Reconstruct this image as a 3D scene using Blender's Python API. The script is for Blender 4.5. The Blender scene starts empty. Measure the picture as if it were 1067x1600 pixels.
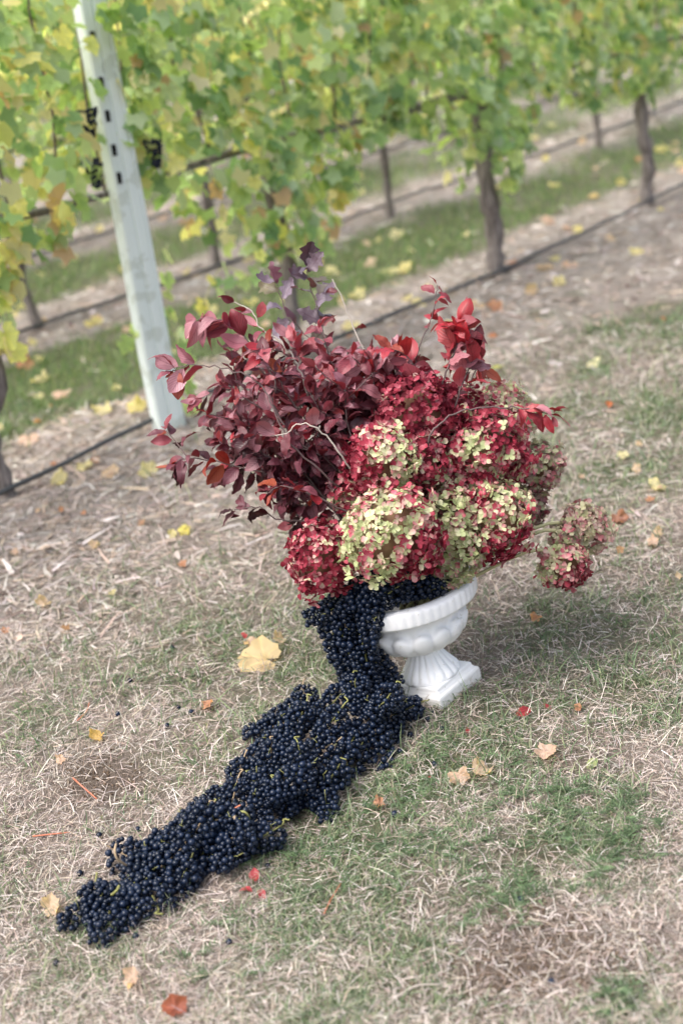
import bpy, math, random
import numpy as np
from mathutils import Matrix, Vector, Euler, Quaternion, noise as mnoise

rnd = random.Random(7)
rs = np.random.RandomState(11)
scene = bpy.context.scene
COL = scene.collection
R = math.radians

# ------------------------------------------------------------------ camera, light, exposure
W_PX, H_PX, F_PX = 1067.0, 1600.0, 2222.0          # photograph size and focal length in its pixels
PITCH, ROLL, CAM_H = R(20.0), R(8.3), 1.5
SP, CP, SR, CR = math.sin(PITCH), math.cos(PITCH), math.sin(ROLL), math.cos(ROLL)
FWD = Vector((0, CP, -SP)); UPV = Vector((0, SP, CP)); RGT = Vector((1, 0, 0))
CAMP = Vector((0, 0, CAM_H))
cam_d = bpy.data.cameras.new('camera'); cam = bpy.data.objects.new('camera', cam_d); COL.objects.link(cam)
ax = RGT * CR - UPV * SR; ay = RGT * SR + UPV * CR; az = -FWD
cam.matrix_world = Matrix(((ax.x, ay.x, az.x, 0), (ax.y, ay.y, az.y, 0), (ax.z, ay.z, az.z, CAM_H), (0, 0, 0, 1)))
cam_d.sensor_fit = 'VERTICAL'; cam_d.sensor_height = 36; cam_d.sensor_width = 24; cam_d.lens = 50
cam_d.clip_end = 500
cam_d.dof.use_dof = True; cam_d.dof.focus_distance = 2.96; cam_d.dof.aperture_fstop = 2.4
scene.camera = cam

world = bpy.data.worlds.new('World'); scene.world = world; world.use_nodes = True
wn = world.node_tree.nodes; wl = world.node_tree.links; wn.clear()
sky = wn.new('ShaderNodeTexSky'); sky.sky_type = 'NISHITA'; sky.sun_disc = False
SUN_EL, SUN_AZ = R(60), R(-118)                      # azimuth from +Y, clockwise positive
sky.sun_elevation = SUN_EL; sky.sun_rotation = SUN_AZ; sky.air_density = 1.0; sky.dust_density = 6.0; sky.ozone_density = 1.0
hsv = wn.new('ShaderNodeHueSaturation'); hsv.inputs['Saturation'].default_value = 0.62
bg = wn.new('ShaderNodeBackground'); bg.inputs['Strength'].default_value = 0.15
wo = wn.new('ShaderNodeOutputWorld')
wl.new(sky.outputs[0], hsv.inputs['Color']); wl.new(hsv.outputs[0], bg.inputs[0]); wl.new(bg.outputs[0], wo.inputs[0])
sun_d = bpy.data.lights.new('sun', 'SUN'); sun_d.energy = 1.0; sun_d.angle = R(50); sun_d.color = (1.0, 0.975, 0.95)
sun = bpy.data.objects.new('sun', sun_d); COL.objects.link(sun)
sdir = Vector((math.sin(SUN_AZ) * math.cos(SUN_EL), math.cos(SUN_AZ) * math.cos(SUN_EL), math.sin(SUN_EL)))
sun.rotation_euler = sdir.to_track_quat('Z', 'Y').to_euler(); sun.location = sdir * 20
vs = scene.view_settings; vs.view_transform = 'Standard'; vs.look = 'None'; vs.gamma = 1; vs.use_curve_mapping = False
vs.exposure = 1.35
scene.cycles.max_bounces = 8; scene.cycles.transparent_max_bounces = 4

# ------------------------------------------------------------------ geometry helpers
def ray(px, py):
    dx, dy = px - W_PX / 2, py - H_PX / 2
    u = dx * CR - dy * SR; v = dx * SR + dy * CR
    return RGT * (u / F_PX) - UPV * (v / F_PX) + FWD
def at(px, py, depth):
    return CAMP + ray(px, py) * depth
def gp(px, py, h=0.0):
    r = ray(px, py); return CAMP + r * ((h - CAM_H) / r.z)
def project(p):
    d = Vector(p) - CAMP; z = d.dot(FWD); u = d.dot(RGT) / z * F_PX; v = -d.dot(UPV) / z * F_PX
    return W_PX / 2 + u * CR + v * SR, H_PX / 2 - u * SR + v * CR, z

def tag(o, label=None, cat=None, group=None, kind=None):
    if label: o['label'] = label
    if cat: o['category'] = cat
    if group: o['group'] = group
    if kind: o['kind'] = kind
    return o
def thing(name, loc, label, cat, group=None):
    o = bpy.data.objects.new(name, None); COL.objects.link(o); o.location = loc; o.empty_display_size = 0.05
    return tag(o, label, cat, group)
def put(name, me, mat4=None, parent=None, color=None):
    o = bpy.data.objects.new(name, me); COL.objects.link(o)
    m = mat4 if mat4 is not None else Matrix.Identity(4)
    if parent is not None:
        o.parent = parent; off = Vector(parent.location); q = parent.parent
        while q is not None: off = off + Vector(q.location); q = q.parent
        m = Matrix.Translation(-off) @ m
    o.matrix_basis = m
    if color is not None: o.color = color
    return o
def mesh(name, V, Fc, mat, smooth=True, col=None, uv=None):
    me = bpy.data.meshes.new(name)
    V = np.asarray(V, dtype=np.float32)
    if isinstance(Fc, np.ndarray):
        n, k = Fc.shape
        me.vertices.add(len(V)); me.vertices.foreach_set('co', V.ravel())
        me.loops.add(n * k); me.loops.foreach_set('vertex_index', Fc.astype(np.int32).ravel())
        me.polygons.add(n); me.polygons.foreach_set('loop_start', np.arange(0, n * k, k, dtype=np.int32))
        me.update(calc_edges=True)
    else:
        me.from_pydata([tuple(map(float, v)) for v in V], [], Fc); me.update()
    me.polygons.foreach_set('use_smooth', np.full(len(me.polygons), smooth))
    if col is not None:
        a = me.color_attributes.new('col', 'FLOAT_COLOR', 'POINT')
        c = np.ones((len(V), 4), dtype=np.float32); c[:, :3] = np.asarray(col)[:, :3]; a.data.foreach_set('color', c.ravel())
    if uv is not None:
        a = me.attributes.new('luv', 'FLOAT_VECTOR', 'POINT')
        c = np.zeros((len(V), 3), dtype=np.float32); c[:, :np.asarray(uv).shape[1]] = uv; a.data.foreach_set('vector', c.ravel())
    if mat is not None:
        for m in (mat if isinstance(mat, (list, tuple)) else [mat]): me.materials.append(m)
    return me
class MB:
    def __init__(s): s.V = []; s.F = []; s.C = []
    def add(s, V, F, c=(1, 1, 1)):
        o = len(s.V); s.V += [tuple(v) for v in V]; s.F += [tuple(i + o for i in f) for f in F]
        s.C += ([tuple(c)] * len(V)) if np.ndim(c) == 1 else [tuple(x) for x in c]
    def build(s, name, mat, smooth=True, uv=None): return mesh(name, s.V, s.F, mat, smooth, s.C, uv)
def tube(pts, rad, n=8, jitter=0.0, cap=True, seed=0):
    rr = random.Random(seed); P = [Vector(p) for p in pts]; V = []; F = []
    if np.ndim(rad) == 0: rad = [rad] * len(P)
    nrm = None
    for i, p in enumerate(P):
        t = (P[min(i + 1, len(P) - 1)] - P[max(i - 1, 0)]).normalized()
        if nrm is None: nrm = t.orthogonal().normalized()
        nrm = (nrm - t * nrm.dot(t)).normalized(); b = t.cross(nrm)
        for k in range(n):
            a = 2 * math.pi * k / n; r = rad[i] * (1 + rr.uniform(-jitter, jitter))
            V.append(p + nrm * (math.cos(a) * r) + b * (math.sin(a) * r))
    for i in range(len(P) - 1):
        for k in range(n):
            F.append((i * n + k, i * n + (k + 1) % n, (i + 1) * n + (k + 1) % n, (i + 1) * n + k))
    if cap: F.append(tuple(range(n - 1, -1, -1))); F.append(tuple((len(P) - 1) * n + k for k in range(n)))
    return V, F
def smooth_path(pts, n=4):
    P = [Vector(p) for p in pts]; out = []
    for i in range(len(P) - 1):
        p0 = P[max(i - 1, 0)]; p1 = P[i]; p2 = P[i + 1]; p3 = P[min(i + 2, len(P) - 1)]
        for k in range(n):
            t = k / n
            out.append(0.5 * ((2 * p1) + (p2 - p0) * t + (2 * p0 - 5 * p1 + 4 * p2 - p3) * t * t + (-p0 + 3 * p1 - 3 * p2 + p3) * t ** 3))
    out.append(P[-1]); return out
def box(c, s, rot=None):
    V = [];
    for z in (-1, 1):
        for x, y in ((-1, -1), (1, -1), (1, 1), (-1, 1)):
            v = Vector((x * s[0] / 2, y * s[1] / 2, z * s[2] / 2))
            if rot: v = rot @ v
            V.append(v + Vector(c))
    return V, [(3, 2, 1, 0), (4, 5, 6, 7), (0, 1, 5, 4), (1, 2, 6, 5), (2, 3, 7, 6), (3, 0, 4, 7)]
_tab = rs.rand(256, 256)
def vnoise(x, y, scale, seed=0):
    x = np.asarray(x) / scale + 37.3 * seed + 500; y = np.asarray(y) / scale + 11.7 * seed + 500
    xi = np.floor(x).astype(int); yi = np.floor(y).astype(int); fx = x - xi; fy = y - yi
    fx = fx * fx * (3 - 2 * fx); fy = fy * fy * (3 - 2 * fy)
    g = lambda a, b: _tab[a % 256, b % 256]
    return (g(xi, yi) * (1 - fx) + g(xi + 1, yi) * fx) * (1 - fy) + (g(xi, yi + 1) * (1 - fx) + g(xi + 1, yi + 1) * fx) * fy
def fbm(x, y, s, seed=0, o=3):
    t = 0; a = 1; n = 0
    for i in range(o): t = t + a * vnoise(x, y, s / 2 ** i, seed + i); n += a; a *= .55
    return t / n
def frame_mat(p, nrm, up=None, spin=0.0, s=1.0):
    """matrix whose local Z is nrm, local Y as near up as can be, turned by spin about Z"""
    z = Vector(nrm).normalized(); u = Vector(up) if up is not None else Vector((0, 0, 1))
    y = u - z * u.dot(z)
    if y.length < 1e-3: y = z.orthogonal()
    y.normalize(); x = y.cross(z)
    m = Matrix((x, y, z)).transposed().to_4x4()
    m = m @ Matrix.Rotation(spin, 4, 'Z') @ Matrix.Diagonal((s, s, s, 1))
    m.translation = Vector(p); return m
def rv(a=1.0): return Vector((rnd.gauss(0, a), rnd.gauss(0, a), rnd.gauss(0, a)))

# ------------------------------------------------------------------ materials
class NT:
    def __init__(s, name):
        s.m = bpy.data.materials.new(name); s.m.use_nodes = True; s.n = s.m.node_tree.nodes; s.l = s.m.node_tree.links; s.n.clear()
        s.out = s.n.new('ShaderNodeOutputMaterial')
    def node(s, t, **k):
        n = s.n.new(t)
        for a, b in k.items(): setattr(n, a, b)
        return n
    def link(s, a, b): s.l.new(a, b)
    def val(s, n, key, v):
        if hasattr(v, 'is_linked') or isinstance(v, bpy.types.NodeSocket): s.link(v, n.inputs[key])
        else: n.inputs[key].default_value = v
    def math(s, op, a, b=None, c=None, clamp=False):
        n = s.node('ShaderNodeMath', operation=op); n.use_clamp = clamp; s.val(n, 0, a)
        if b is not None: s.val(n, 1, b)
        if c is not None: s.val(n, 2, c)
        return n.outputs[0]
    def mix(s, f, a, b, mode='MIX'):
        n = s.node('ShaderNodeMix', data_type='RGBA', blend_type=mode); s.val(n, 0, f)
        for k, v in ((6, a), (7, b)):
            if isinstance(v, bpy.types.NodeSocket): s.link(v, n.inputs[k])
            else: n.inputs[k].default_value = (*v[:3], 1)
        return n.outputs[2]
    def noise(s, scale, detail=3, rough=.55, vec=None, dist=0.0):
        n = s.node('ShaderNodeTexNoise'); n.inputs['Scale'].default_value = scale; n.inputs['Detail'].default_value = detail
        n.inputs['Roughness'].default_value = rough; n.inputs['Distortion'].default_value = dist
        s.link(vec if vec is not None else s.coord(), n.inputs['Vector']); return n.outputs['Fac']
    def coord(s, k='Object'):
        return s.node('ShaderNodeTexCoord').outputs[k]
    def mapping(s, vec, scale=(1, 1, 1), rot=(0, 0, 0)):
        n = s.node('ShaderNodeMapping'); s.link(vec, n.inputs[0]); n.inputs['Scale'].default_value = scale; n.inputs['Rotation'].default_value = rot
        return n.outputs[0]
    def ramp(s, f, stops):
        n = s.node('ShaderNodeValToRGB'); s.link(f, n.inputs[0]); e = n.color_ramp.elements
        while len(e) < len(stops): e.new(0.5)
        for i, (p, c) in enumerate(stops): e[i].position = p; e[i].color = (*c, 1)
        return n.outputs[0]
    def bsdf(s, color, rough=.6, spec=.5, bump=None, bs=.3, bd=.002, **k):
        n = s.node('ShaderNodeBsdfPrincipled'); s.val(n, 'Base Color', color if isinstance(color, bpy.types.NodeSocket) else (*color, 1))
        s.val(n, 'Roughness', rough); s.val(n, 'Specular IOR Level', spec)
        for a, b in k.items(): s.val(n, a, b)
        if bump is not None:
            b = s.node('ShaderNodeBump'); b.inputs['Strength'].default_value = bs; b.inputs['Distance'].default_value = bd
            s.link(bump, b.inputs['Height']); s.link(b.outputs[0], n.inputs['Normal'])
        return n.outputs[0]
    def leafy(s, color, trans, rough=.5, spec=.4, k=.4, bump=None, bs=.3, bd=.001):
        b = s.bsdf(color, rough, spec, bump, bs, bd)
        t = s.node('ShaderNodeBsdfTranslucent'); s.val(t, 'Color', trans)
        m = s.node('ShaderNodeMixShader'); s.val(m, 0, k); s.link(b, m.inputs[1]); s.link(t.outputs[0], m.inputs[2])
        return m.outputs[0]
    def done(s, sh): s.link(sh, s.out.inputs[0]); return s.m
    def attr(s, name, vec=False):
        n = s.node('ShaderNodeAttribute'); n.attribute_name = name; return n.outputs['Vector' if vec else 'Color']
    def oinfo(s, k): return s.node('ShaderNodeObjectInfo').outputs[k]

M = {}
def vcol_leaf(name, rough, spec, k, gain=1.3):
    t = NT(name); c = t.attr('col'); v = t.mix(t.noise(60, 2), c, t.mix(1.0, c, (.86, .86, .82), 'MULTIPLY'))
    tr = t.mix(1.0, v, (gain, gain, gain * .7), 'MULTIPLY'); return t.done(t.leafy(v, tr, rough, spec, k))
M['straw'] = vcol_leaf('straw', .7, .25, .18, 1.0)
M['blade'] = vcol_leaf('green_blade', .5, .35, .35)
M['foliage'] = vcol_leaf('vine_foliage', .5, .35, .5)
# vine leaf drawn with the object's own colour; luv = (across, along)
t = NT('vine_leaf'); c = t.oinfo('Color'); uv = t.attr('luv', True)
sp = t.node('ShaderNodeSeparateXYZ'); t.link(uv, sp.inputs[0])
blot = t.noise(3.0, 3, .6, t.mapping(t.coord(), (8, 8, 8)))
edge = t.math('SMOOTHSTEP', sp.outputs[2], .55, 1.0) if False else t.math('POWER', sp.outputs[2], 3.0)
yl = t.math('MULTIPLY', edge, t.math('GREATER_THAN', t.oinfo('Random'), .35))
c2 = t.mix(t.math('MULTIPLY', yl, .45), c, t.mix(1.0, c, (1.3, 1.2, .9), 'MULTIPLY'))
c3 = t.mix(t.math('MULTIPLY', blot, .5), c2, t.mix(1.0, c2, (.85, .9, .85), 'MULTIPLY'))
ang = t.math('ARCTAN2', t.math('ABSOLUTE', sp.outputs[0]), sp.outputs[1])
vein = t.math('POWER', t.math('ABSOLUTE', t.math('COSINE', t.math('MULTIPLY', ang, 3.0))), 24.0)
c4 = t.mix(t.math('MULTIPLY', vein, .35), c3, t.mix(1.0, c3, (1.6, 1.5, 1.3), 'MULTIPLY'))
tr = t.mix(1.0, c4, (1.35, 1.3, .7), 'MULTIPLY')
M['vine_leaf'] = t.done(t.leafy(c4, tr, .5, .4, .55, blot, .3, .003))
# shrub leaf (plum red): dull pink bloom on top, deep red below
t = NT('shrub_leaf'); c = t.oinfo('Color'); uv = t.attr('luv', True); sp = t.node('ShaderNodeSeparateXYZ'); t.link(uv, sp.inputs[0])
au = t.math('ABSOLUTE', sp.outputs[0])
ph = t.math('SUBTRACT', t.math('MULTIPLY', sp.outputs[1], 26.0), t.math('MULTIPLY', au, 9.0))
side = t.math('POWER', t.math('ABSOLUTE', t.math('COSINE', ph)), 14.0)
mid = t.math('LESS_THAN', au, .05)
vein = t.math('MAXIMUM', t.math('MULTIPLY', side, .8), mid)
geo = t.node('ShaderNodeNewGeometry')
nz = t.noise(40, 3)
under = t.mix(1.0, c, (1.0, .5, .55), 'MULTIPLY')
cc = t.mix(geo.outputs['Backfacing'], c, under)
cc = t.mix(t.math('MULTIPLY', nz, .55), cc, t.mix(1.0, cc, (.55, .42, .5), 'MULTIPLY'))
cc = t.mix(t.math('MULTIPLY', vein, .85), cc, t.mix(1.0, cc, (.42, .25, .32), 'MULTIPLY'))
tr = t.mix(1.0, c, (1.3, .45, .4), 'MULTIPLY')
M['shrub_leaf'] = t.done(t.leafy(cc, tr, .40, .5, .15, vein, .6, .0015))
# hydrangea sepals: object colour holds (redness, lightness, dustiness); luv.x = per sepal random, luv.z = towards the tip
def sepal_mat(name, joined):
    t = NT(name); oc = t.node('ShaderNodeSeparateColor'); t.link(t.attr('col') if joined else t.oinfo('Color'), oc.inputs[0]); uv = t.attr('luv', True)
    sp = t.node('ShaderNodeSeparateXYZ'); t.link(uv, sp.inputs[0])
    f = t.math('ADD', oc.outputs[0], t.math('MULTIPLY', t.math('SUBTRACT', sp.outputs[0], .5), .62))
    f = t.math('ADD', f, t.math('MULTIPLY', t.math('SUBTRACT', sp.outputs[2], .45), .2))
    f = t.math('ADD', f, t.math('MULTIPLY', t.math('SUBTRACT', t.noise(70, 3), .5), .25), clamp=True)
    col = t.ramp(f, [(0.0, (.47, .53, .26)), (.3, (.62, .61, .38)), (.45, (.58, .36, .32)), (.6, (.52, .13, .17)), (.78, (.37, .038, .068)), (1.0, (.19, .014, .03))])
    col = t.mix(oc.outputs[2], col, (.42, .30, .27))
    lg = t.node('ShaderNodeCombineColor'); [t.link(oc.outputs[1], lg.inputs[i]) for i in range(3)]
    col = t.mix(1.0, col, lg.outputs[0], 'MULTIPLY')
    return t.done(t.leafy(col, col, .6, .25, .3, t.noise(120, 2), .3, .001))
M['sepal'] = sepal_mat('sepal', False); M['sepal_joined'] = sepal_mat('sepal_joined', True)
# grape skin: near black blue with patchy bloom
t = NT('grape_skin'); co = t.coord(); rn = t.oinfo('Random')
vm = t.node('ShaderNodeVectorMath', operation='ADD'); t.link(co, vm.inputs[0]); cb = t.node('ShaderNodeCombineXYZ'); t.link(t.math('MULTIPLY', rn, 9.0), cb.inputs[0]); t.link(cb.outputs[0], vm.inputs[1])
bl = t.noise(110, 4, .65, vm.outputs[0])
bl = t.math('MULTIPLY', t.math('SUBTRACT', bl, .33, clamp=True), 3.0, clamp=True)
bl = t.math('MULTIPLY', bl, t.math('ADD', .25, t.math('MULTIPLY', rn, .75)))
dark = t.mix(rn, (.002, .004, .010), (.005, .005, .012))
col = t.mix(bl, dark, (.008, .022, .055))
M['grape'] = t.done(t.bsdf(col, t.math('ADD', .18, t.math('MULTIPLY', bl, .25)), .30))
t = NT('stalk_green'); n = t.noise(80, 2); M['stalk'] = t.done(t.bsdf(t.mix(n, (.15, .17, .05), (.26, .24, .09)), .6, .3))
t = NT('grape_stalk_brown'); n = t.noise(80, 2); M['stalk_brown'] = t.done(t.bsdf(t.mix(n, (.20, .13, .07), (.38, .30, .2)), .7, .3))
t = NT('red_stalk'); n = t.noise(80, 2); M['stalk_red'] = t.done(t.bsdf(t.mix(n, (.36, .09, .05), (.46, .2, .12)), .6, .3))
t = NT('twig_bark'); n = t.noise(160, 4, .6); M['twig'] = t.done(t.bsdf(t.mix(n, (.05, .03, .03), (.17, .12, .115)), .7, .3, n, .5, .001))
t = NT('pale_twig'); n = t.noise(160, 4, .6); M['pale_twig'] = t.done(t.bsdf(t.mix(n, (.22, .18, .15), (.5, .45, .4)), .7, .3, n, .4, .001))
t = NT('flower_stem'); M['fstem'] = t.done(t.bsdf(t.mix(t.noise(50), (.36, .38, .18), (.44, .38, .22)), .5, .4))
t = NT('flower_core'); M['core'] = t.done(t.bsdf(t.mix(t.noise(60), (.13, .03, .035), (.20, .17, .08)), .8, .2))
t = NT('vine_bark'); co = t.mapping(t.coord(), (60, 60, 7)); n = t.noise(1, 5, .65, co); n2 = t.noise(6, 3)
c = t.mix(t.math('MULTIPLY', t.math('SUBTRACT', n, .3, clamp=True), 2.2, clamp=True), (.05, .042, .036), (.40, .35, .32)); c = t.mix(t.math('MULTIPLY', n2, .5), c, t.mix(1.0, c, (.6, .6, .65), 'MULTIPLY'))
M['bark'] = t.done(t.bsdf(c, .85, .2, n, 1.0, .01))
t = NT('painted_post'); co = t.mapping(t.coord(), (70, 70, 1.6)); n = t.noise(1, 5, .6, co); n2 = t.noise(9, 4, .6); n3 = t.noise(2.2, 2)
c = t.mix(n, (.56, .63, .60), (.74, .79, .76)); c = t.mix(t.math('MULTIPLY', t.math('GREATER_THAN', n2, .56), .55), c, (.42, .46, .39)); c = t.mix(t.math('MULTIPLY', n3, .35), c, (.54, .62, .57))
M['post'] = t.done(t.bsdf(c, .7, .3, n, .7, .004))
t = NT('dark_slot'); M['slot'] = t.done(t.bsdf((.012, .012, .012), .8, .2))
t = NT('wire_steel'); M['wire'] = t.done(t.bsdf((.42, .43, .43), .4, .5, Metallic=.8))
t = NT('white_plastic'); M['clip'] = t.done(t.bsdf((.75, .76, .74), .5, .4))
t = NT('black_hose'); n = t.noise(12, 3); M['hose'] = t.done(t.bsdf(t.mix(n, (.025, .028, .03), (.09, .09, .09)), .5, .4))
t = NT('urn_white'); n = t.noise(9, 4, .6); n2 = t.noise(60, 4, .7); geo = t.node('ShaderNodeNewGeometry')
c = t.mix(n, (.83, .84, .85), (.87, .87, .87))
pz = t.node('ShaderNodeSeparateXYZ'); t.link(t.coord(), pz.inputs[0])
low = t.math('SUBTRACT', 1.0, t.math('MULTIPLY', pz.outputs[2], 22.0), clamp=True)
spk = t.math('MULTIPLY', t.math('GREATER_THAN', n2, .66), .5)
c = t.mix(t.math('MULTIPLY', low, t.math('MULTIPLY', n2, .85)), c, (.42, .38, .30)); c = t.mix(spk, c, (.52, .49, .42))
M['urn'] = t.done(t.bsdf(c, .55, .35, n2, .15, .001))
t = NT('potting_soil'); n = t.noise(90, 4); M['soil'] = t.done(t.bsdf(t.mix(n, (.02, .013, .009), (.07, .05, .035)), .9, .1, n, 1, .01))
# ground: zone colours come with the mesh (col), fine grain from noises
t = NT('vineyard_ground'); c = t.attr('col'); co = t.coord()
n1 = t.noise(55, 5, .7, co); n2 = t.noise(7, 4, .6, co); n4 = t.noise(1, 4, .65, t.mapping(co, (260, 60, 60), (0, 0, .6)))
n5 = t.noise(1, 4, .65, t.mapping(co, (60, 240, 60), (0, 0, -.3)))
v = t.math('MULTIPLY_ADD', n1, .9, .42); v = t.math('MULTIPLY', v, t.math('MULTIPLY_ADD', n4, .8, .6)); v = t.math('MULTIPLY', v, t.math('MULTIPLY_ADD', n5, .8, .6))
v = t.math('MULTIPLY', v, t.math('MULTIPLY_ADD', n2, .5, .75))
lg = t.node('ShaderNodeCombineColor'); [t.link(v, lg.inputs[i]) for i in range(3)]
c = t.mix(1.0, c, lg.outputs[0], 'MULTIPLY')
M['ground'] = t.done(t.bsdf(c, .95, .1, t.math('ADD', n1, n4), 1.0, .012))

# ------------------------------------------------------------------ ground
P0 = gp(10, 775); ROWD = Vector((.634, .773, 0)).normalized(); ROWN = Vector((-ROWD.y, ROWD.x, 0)); ROW_GAP = 2.1
def qs(x, y):
    dx = x - P0.x; dy = y - P0.y
    return dx * ROWN.x + dy * ROWN.y, dx * ROWD.x + dy * ROWD.y
def blobs(lst):                                     # (px, py, radius px across, weight) -> ground coordinates
    out = []
    for px, py, r, w in lst:
        g = gp(px, py); z = project(g)[2]; out.append((g.x, g.y, r * z / F_PX, w))
    return out
GREEN = blobs([(840, 1330, 80, .7), (790, 1400, 70, .7), (900, 1290, 70, .5), (960, 1250, 60, .5), (1010, 1400, 50, .5), (1030, 1120, 60, .6), (700, 1180, 90, 1), (620, 1230, 60, 1), (900, 990, 110, .8), (1000, 1060, 90, .8),
               (820, 1100, 80, .8), (1040, 640, 45, 1.0), (1010, 480, 26, 1.2), (840, 492, 24, 1.7), (940, 520, 22, 1.5), (925, 582, 34, 1.8), (790, 620, 30, .8), (850, 950, 70, .6), (1030, 930, 70, .6), (1050, 500, 26, 1.2), (900, 460, 20, .9),
               (180, 1440, 70, .6), (120, 1500, 90, .6), (560, 1360, 90, .7), (450, 1450, 70, .4), (660, 1500, 60, .8), (350, 880, 60, .45), (480, 1040, 60, 1), (390, 1120, 50, .9),
               (620, 1560, 80, .5), (960, 1330, 70, .7), (760, 760, 40, .6), (830, 640, 40, .6), (300, 950, 60, .3), (470, 1330, 80, .8), (980, 1560, 60, .5), (60, 1130, 50, .4),
               (520, 1290, 70, .8), (250, 1170, 50, .35), (940, 860, 90, .4), (980, 750, 60, .5), (410, 1570, 70, .6), (230, 1190, 60, .3)])
DIRT = blobs([(160, 1215, 62, 1.8), (850, 1480, 75, 1.0), (950, 1525, 100, .75), (740, 1525, 60, .8), (790, 1560, 60, .7), (860, 1180, 70, .5), (940, 1190, 50, .5), (1030, 1460, 60, .6), (30, 1090, 40, .5), (500, 1010, 40, .6)])
PALE = blobs([(930, 1420, 110, 1.0), (150, 1000, 150, .6), (1000, 1200, 60, .5), (200, 1100, 100, .5), (700, 1300, 60, .6), (600, 1480, 100, .3)])
def bsum(x, y, L):
    t = np.zeros_like(x)
    for a, b, r, w in L: t += w * np.exp(-((x - a) ** 2 + (y - b) ** 2) / (1.1 * r * r))
    return t
def sstep(x, a, b):
    t = np.clip((x - a) / (b - a), 0, 1); return t * t * (3 - 2 * t)
def zones(x, y):
    """green, dirt, pale, litter amounts at ground points"""
    x = np.asarray(x, float); y = np.asarray(y, float)
    q, s = qs(x, y); wob = (fbm(x, y, .8, 3) - .5) * .5
    k = np.floor(q / ROW_GAP); ql = q - k * ROW_GAP                      # distance past the row behind
    strip = sstep(ql + wob * .6, .42, .62) * (1 - sstep(ql + wob * .6, 1.5, 1.72))
    far = (q > -.15)
    n = fbm(x, y, .32, 1, 4); n2 = fbm(x, y, .9, 5)
    mead = sstep(-q + wob, .55, 1.5)                                        # 1 in the meadow on the near side
    gnear = np.clip((n - .50) * 2.6 + (n2 - .5) * 1.6 + .22, 0, 1) * mead * .8 + bsum(x, y, GREEN) * .85
    nearfade = np.where(x < -.2, .8, 1.0)
    green = np.where(far, strip * np.clip(.95 + (n - .5) * 1.6, 0, 1), np.clip(gnear * nearfade, 0, 1))
    dirt = np.where(far, 0, np.clip(bsum(x, y, DIRT) + np.clip((fbm(x, y, .22, 9) - .62) * 3, 0, .6) * mead, 0, 1))
    pale = np.where(far, 0, np.clip(bsum(x, y, PALE) + (fbm(x, y, .5, 13) - .45) * 1.5, 0, 1))
    litter = np.where(far, 1 - strip, 1 - mead)
    green = green * (1 - .8 * np.clip(bsum(x, y, DIRT), 0, 1) * (~far))
    return green, dirt, pale, litter
def gz(x, y):
    return (fbm(x, y, .5, 21, 3) - .5) * .035 + (fbm(x, y, .09, 25, 2) - .5) * .014
def axis(lo, hi, step, far):
    a = list(np.arange(lo, hi, step)); st = step; b = a[-1]; right = []
    while b < far: st *= 1.35; b += st; right.append(b)
    st = step; b = a[0]; left = []
    while b > -far: st *= 1.35; b -= st; left.append(b)
    return np.array(left[::-1] + a + right)
gx = axis(-2.2, 2.8, .02, 120); gy = axis(1.2, 8.2, .022, 120)
X, Y = np.meshgrid(gx, gy); Z = gz(X, Y) * np.where((np.abs(X) > 12) | (Y > 20) | (Y < -4), 0, 1)
gr, di, pa, li = zones(X, Y)
base = np.array((.24, .20, .172))[None, None] + 0 * X[..., None]
def lay(c, f): global base; base = base * (1 - f[..., None]) + np.array(c) * f[..., None]
lay((.30, .26, .225), pa * .8); lay((.38, .335, .30), li * .9); lay((.095, .12, .055), gr * .8); lay((.10, .075, .058), di * .7)
base *= (.82 + .36 * fbm(X, Y, .12, 31)[..., None])
V = np.stack([X, Y, Z], -1).reshape(-1, 3); nx = len(gx); ny = len(gy)
ii = (np.arange(ny - 1)[:, None] * nx + np.arange(nx - 1)[None]).ravel()
Fq = np.stack([ii, ii + 1, ii + nx + 1, ii + nx], 1)
tag(put('ground', mesh('ground', V, Fq, M['ground'], True, base.reshape(-1, 3))), kind='structure')
def gpt(px, py, h=0.0):
    p = gp(px, py); p.z = float(gz(p.x, p.y)) + h; return p

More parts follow.
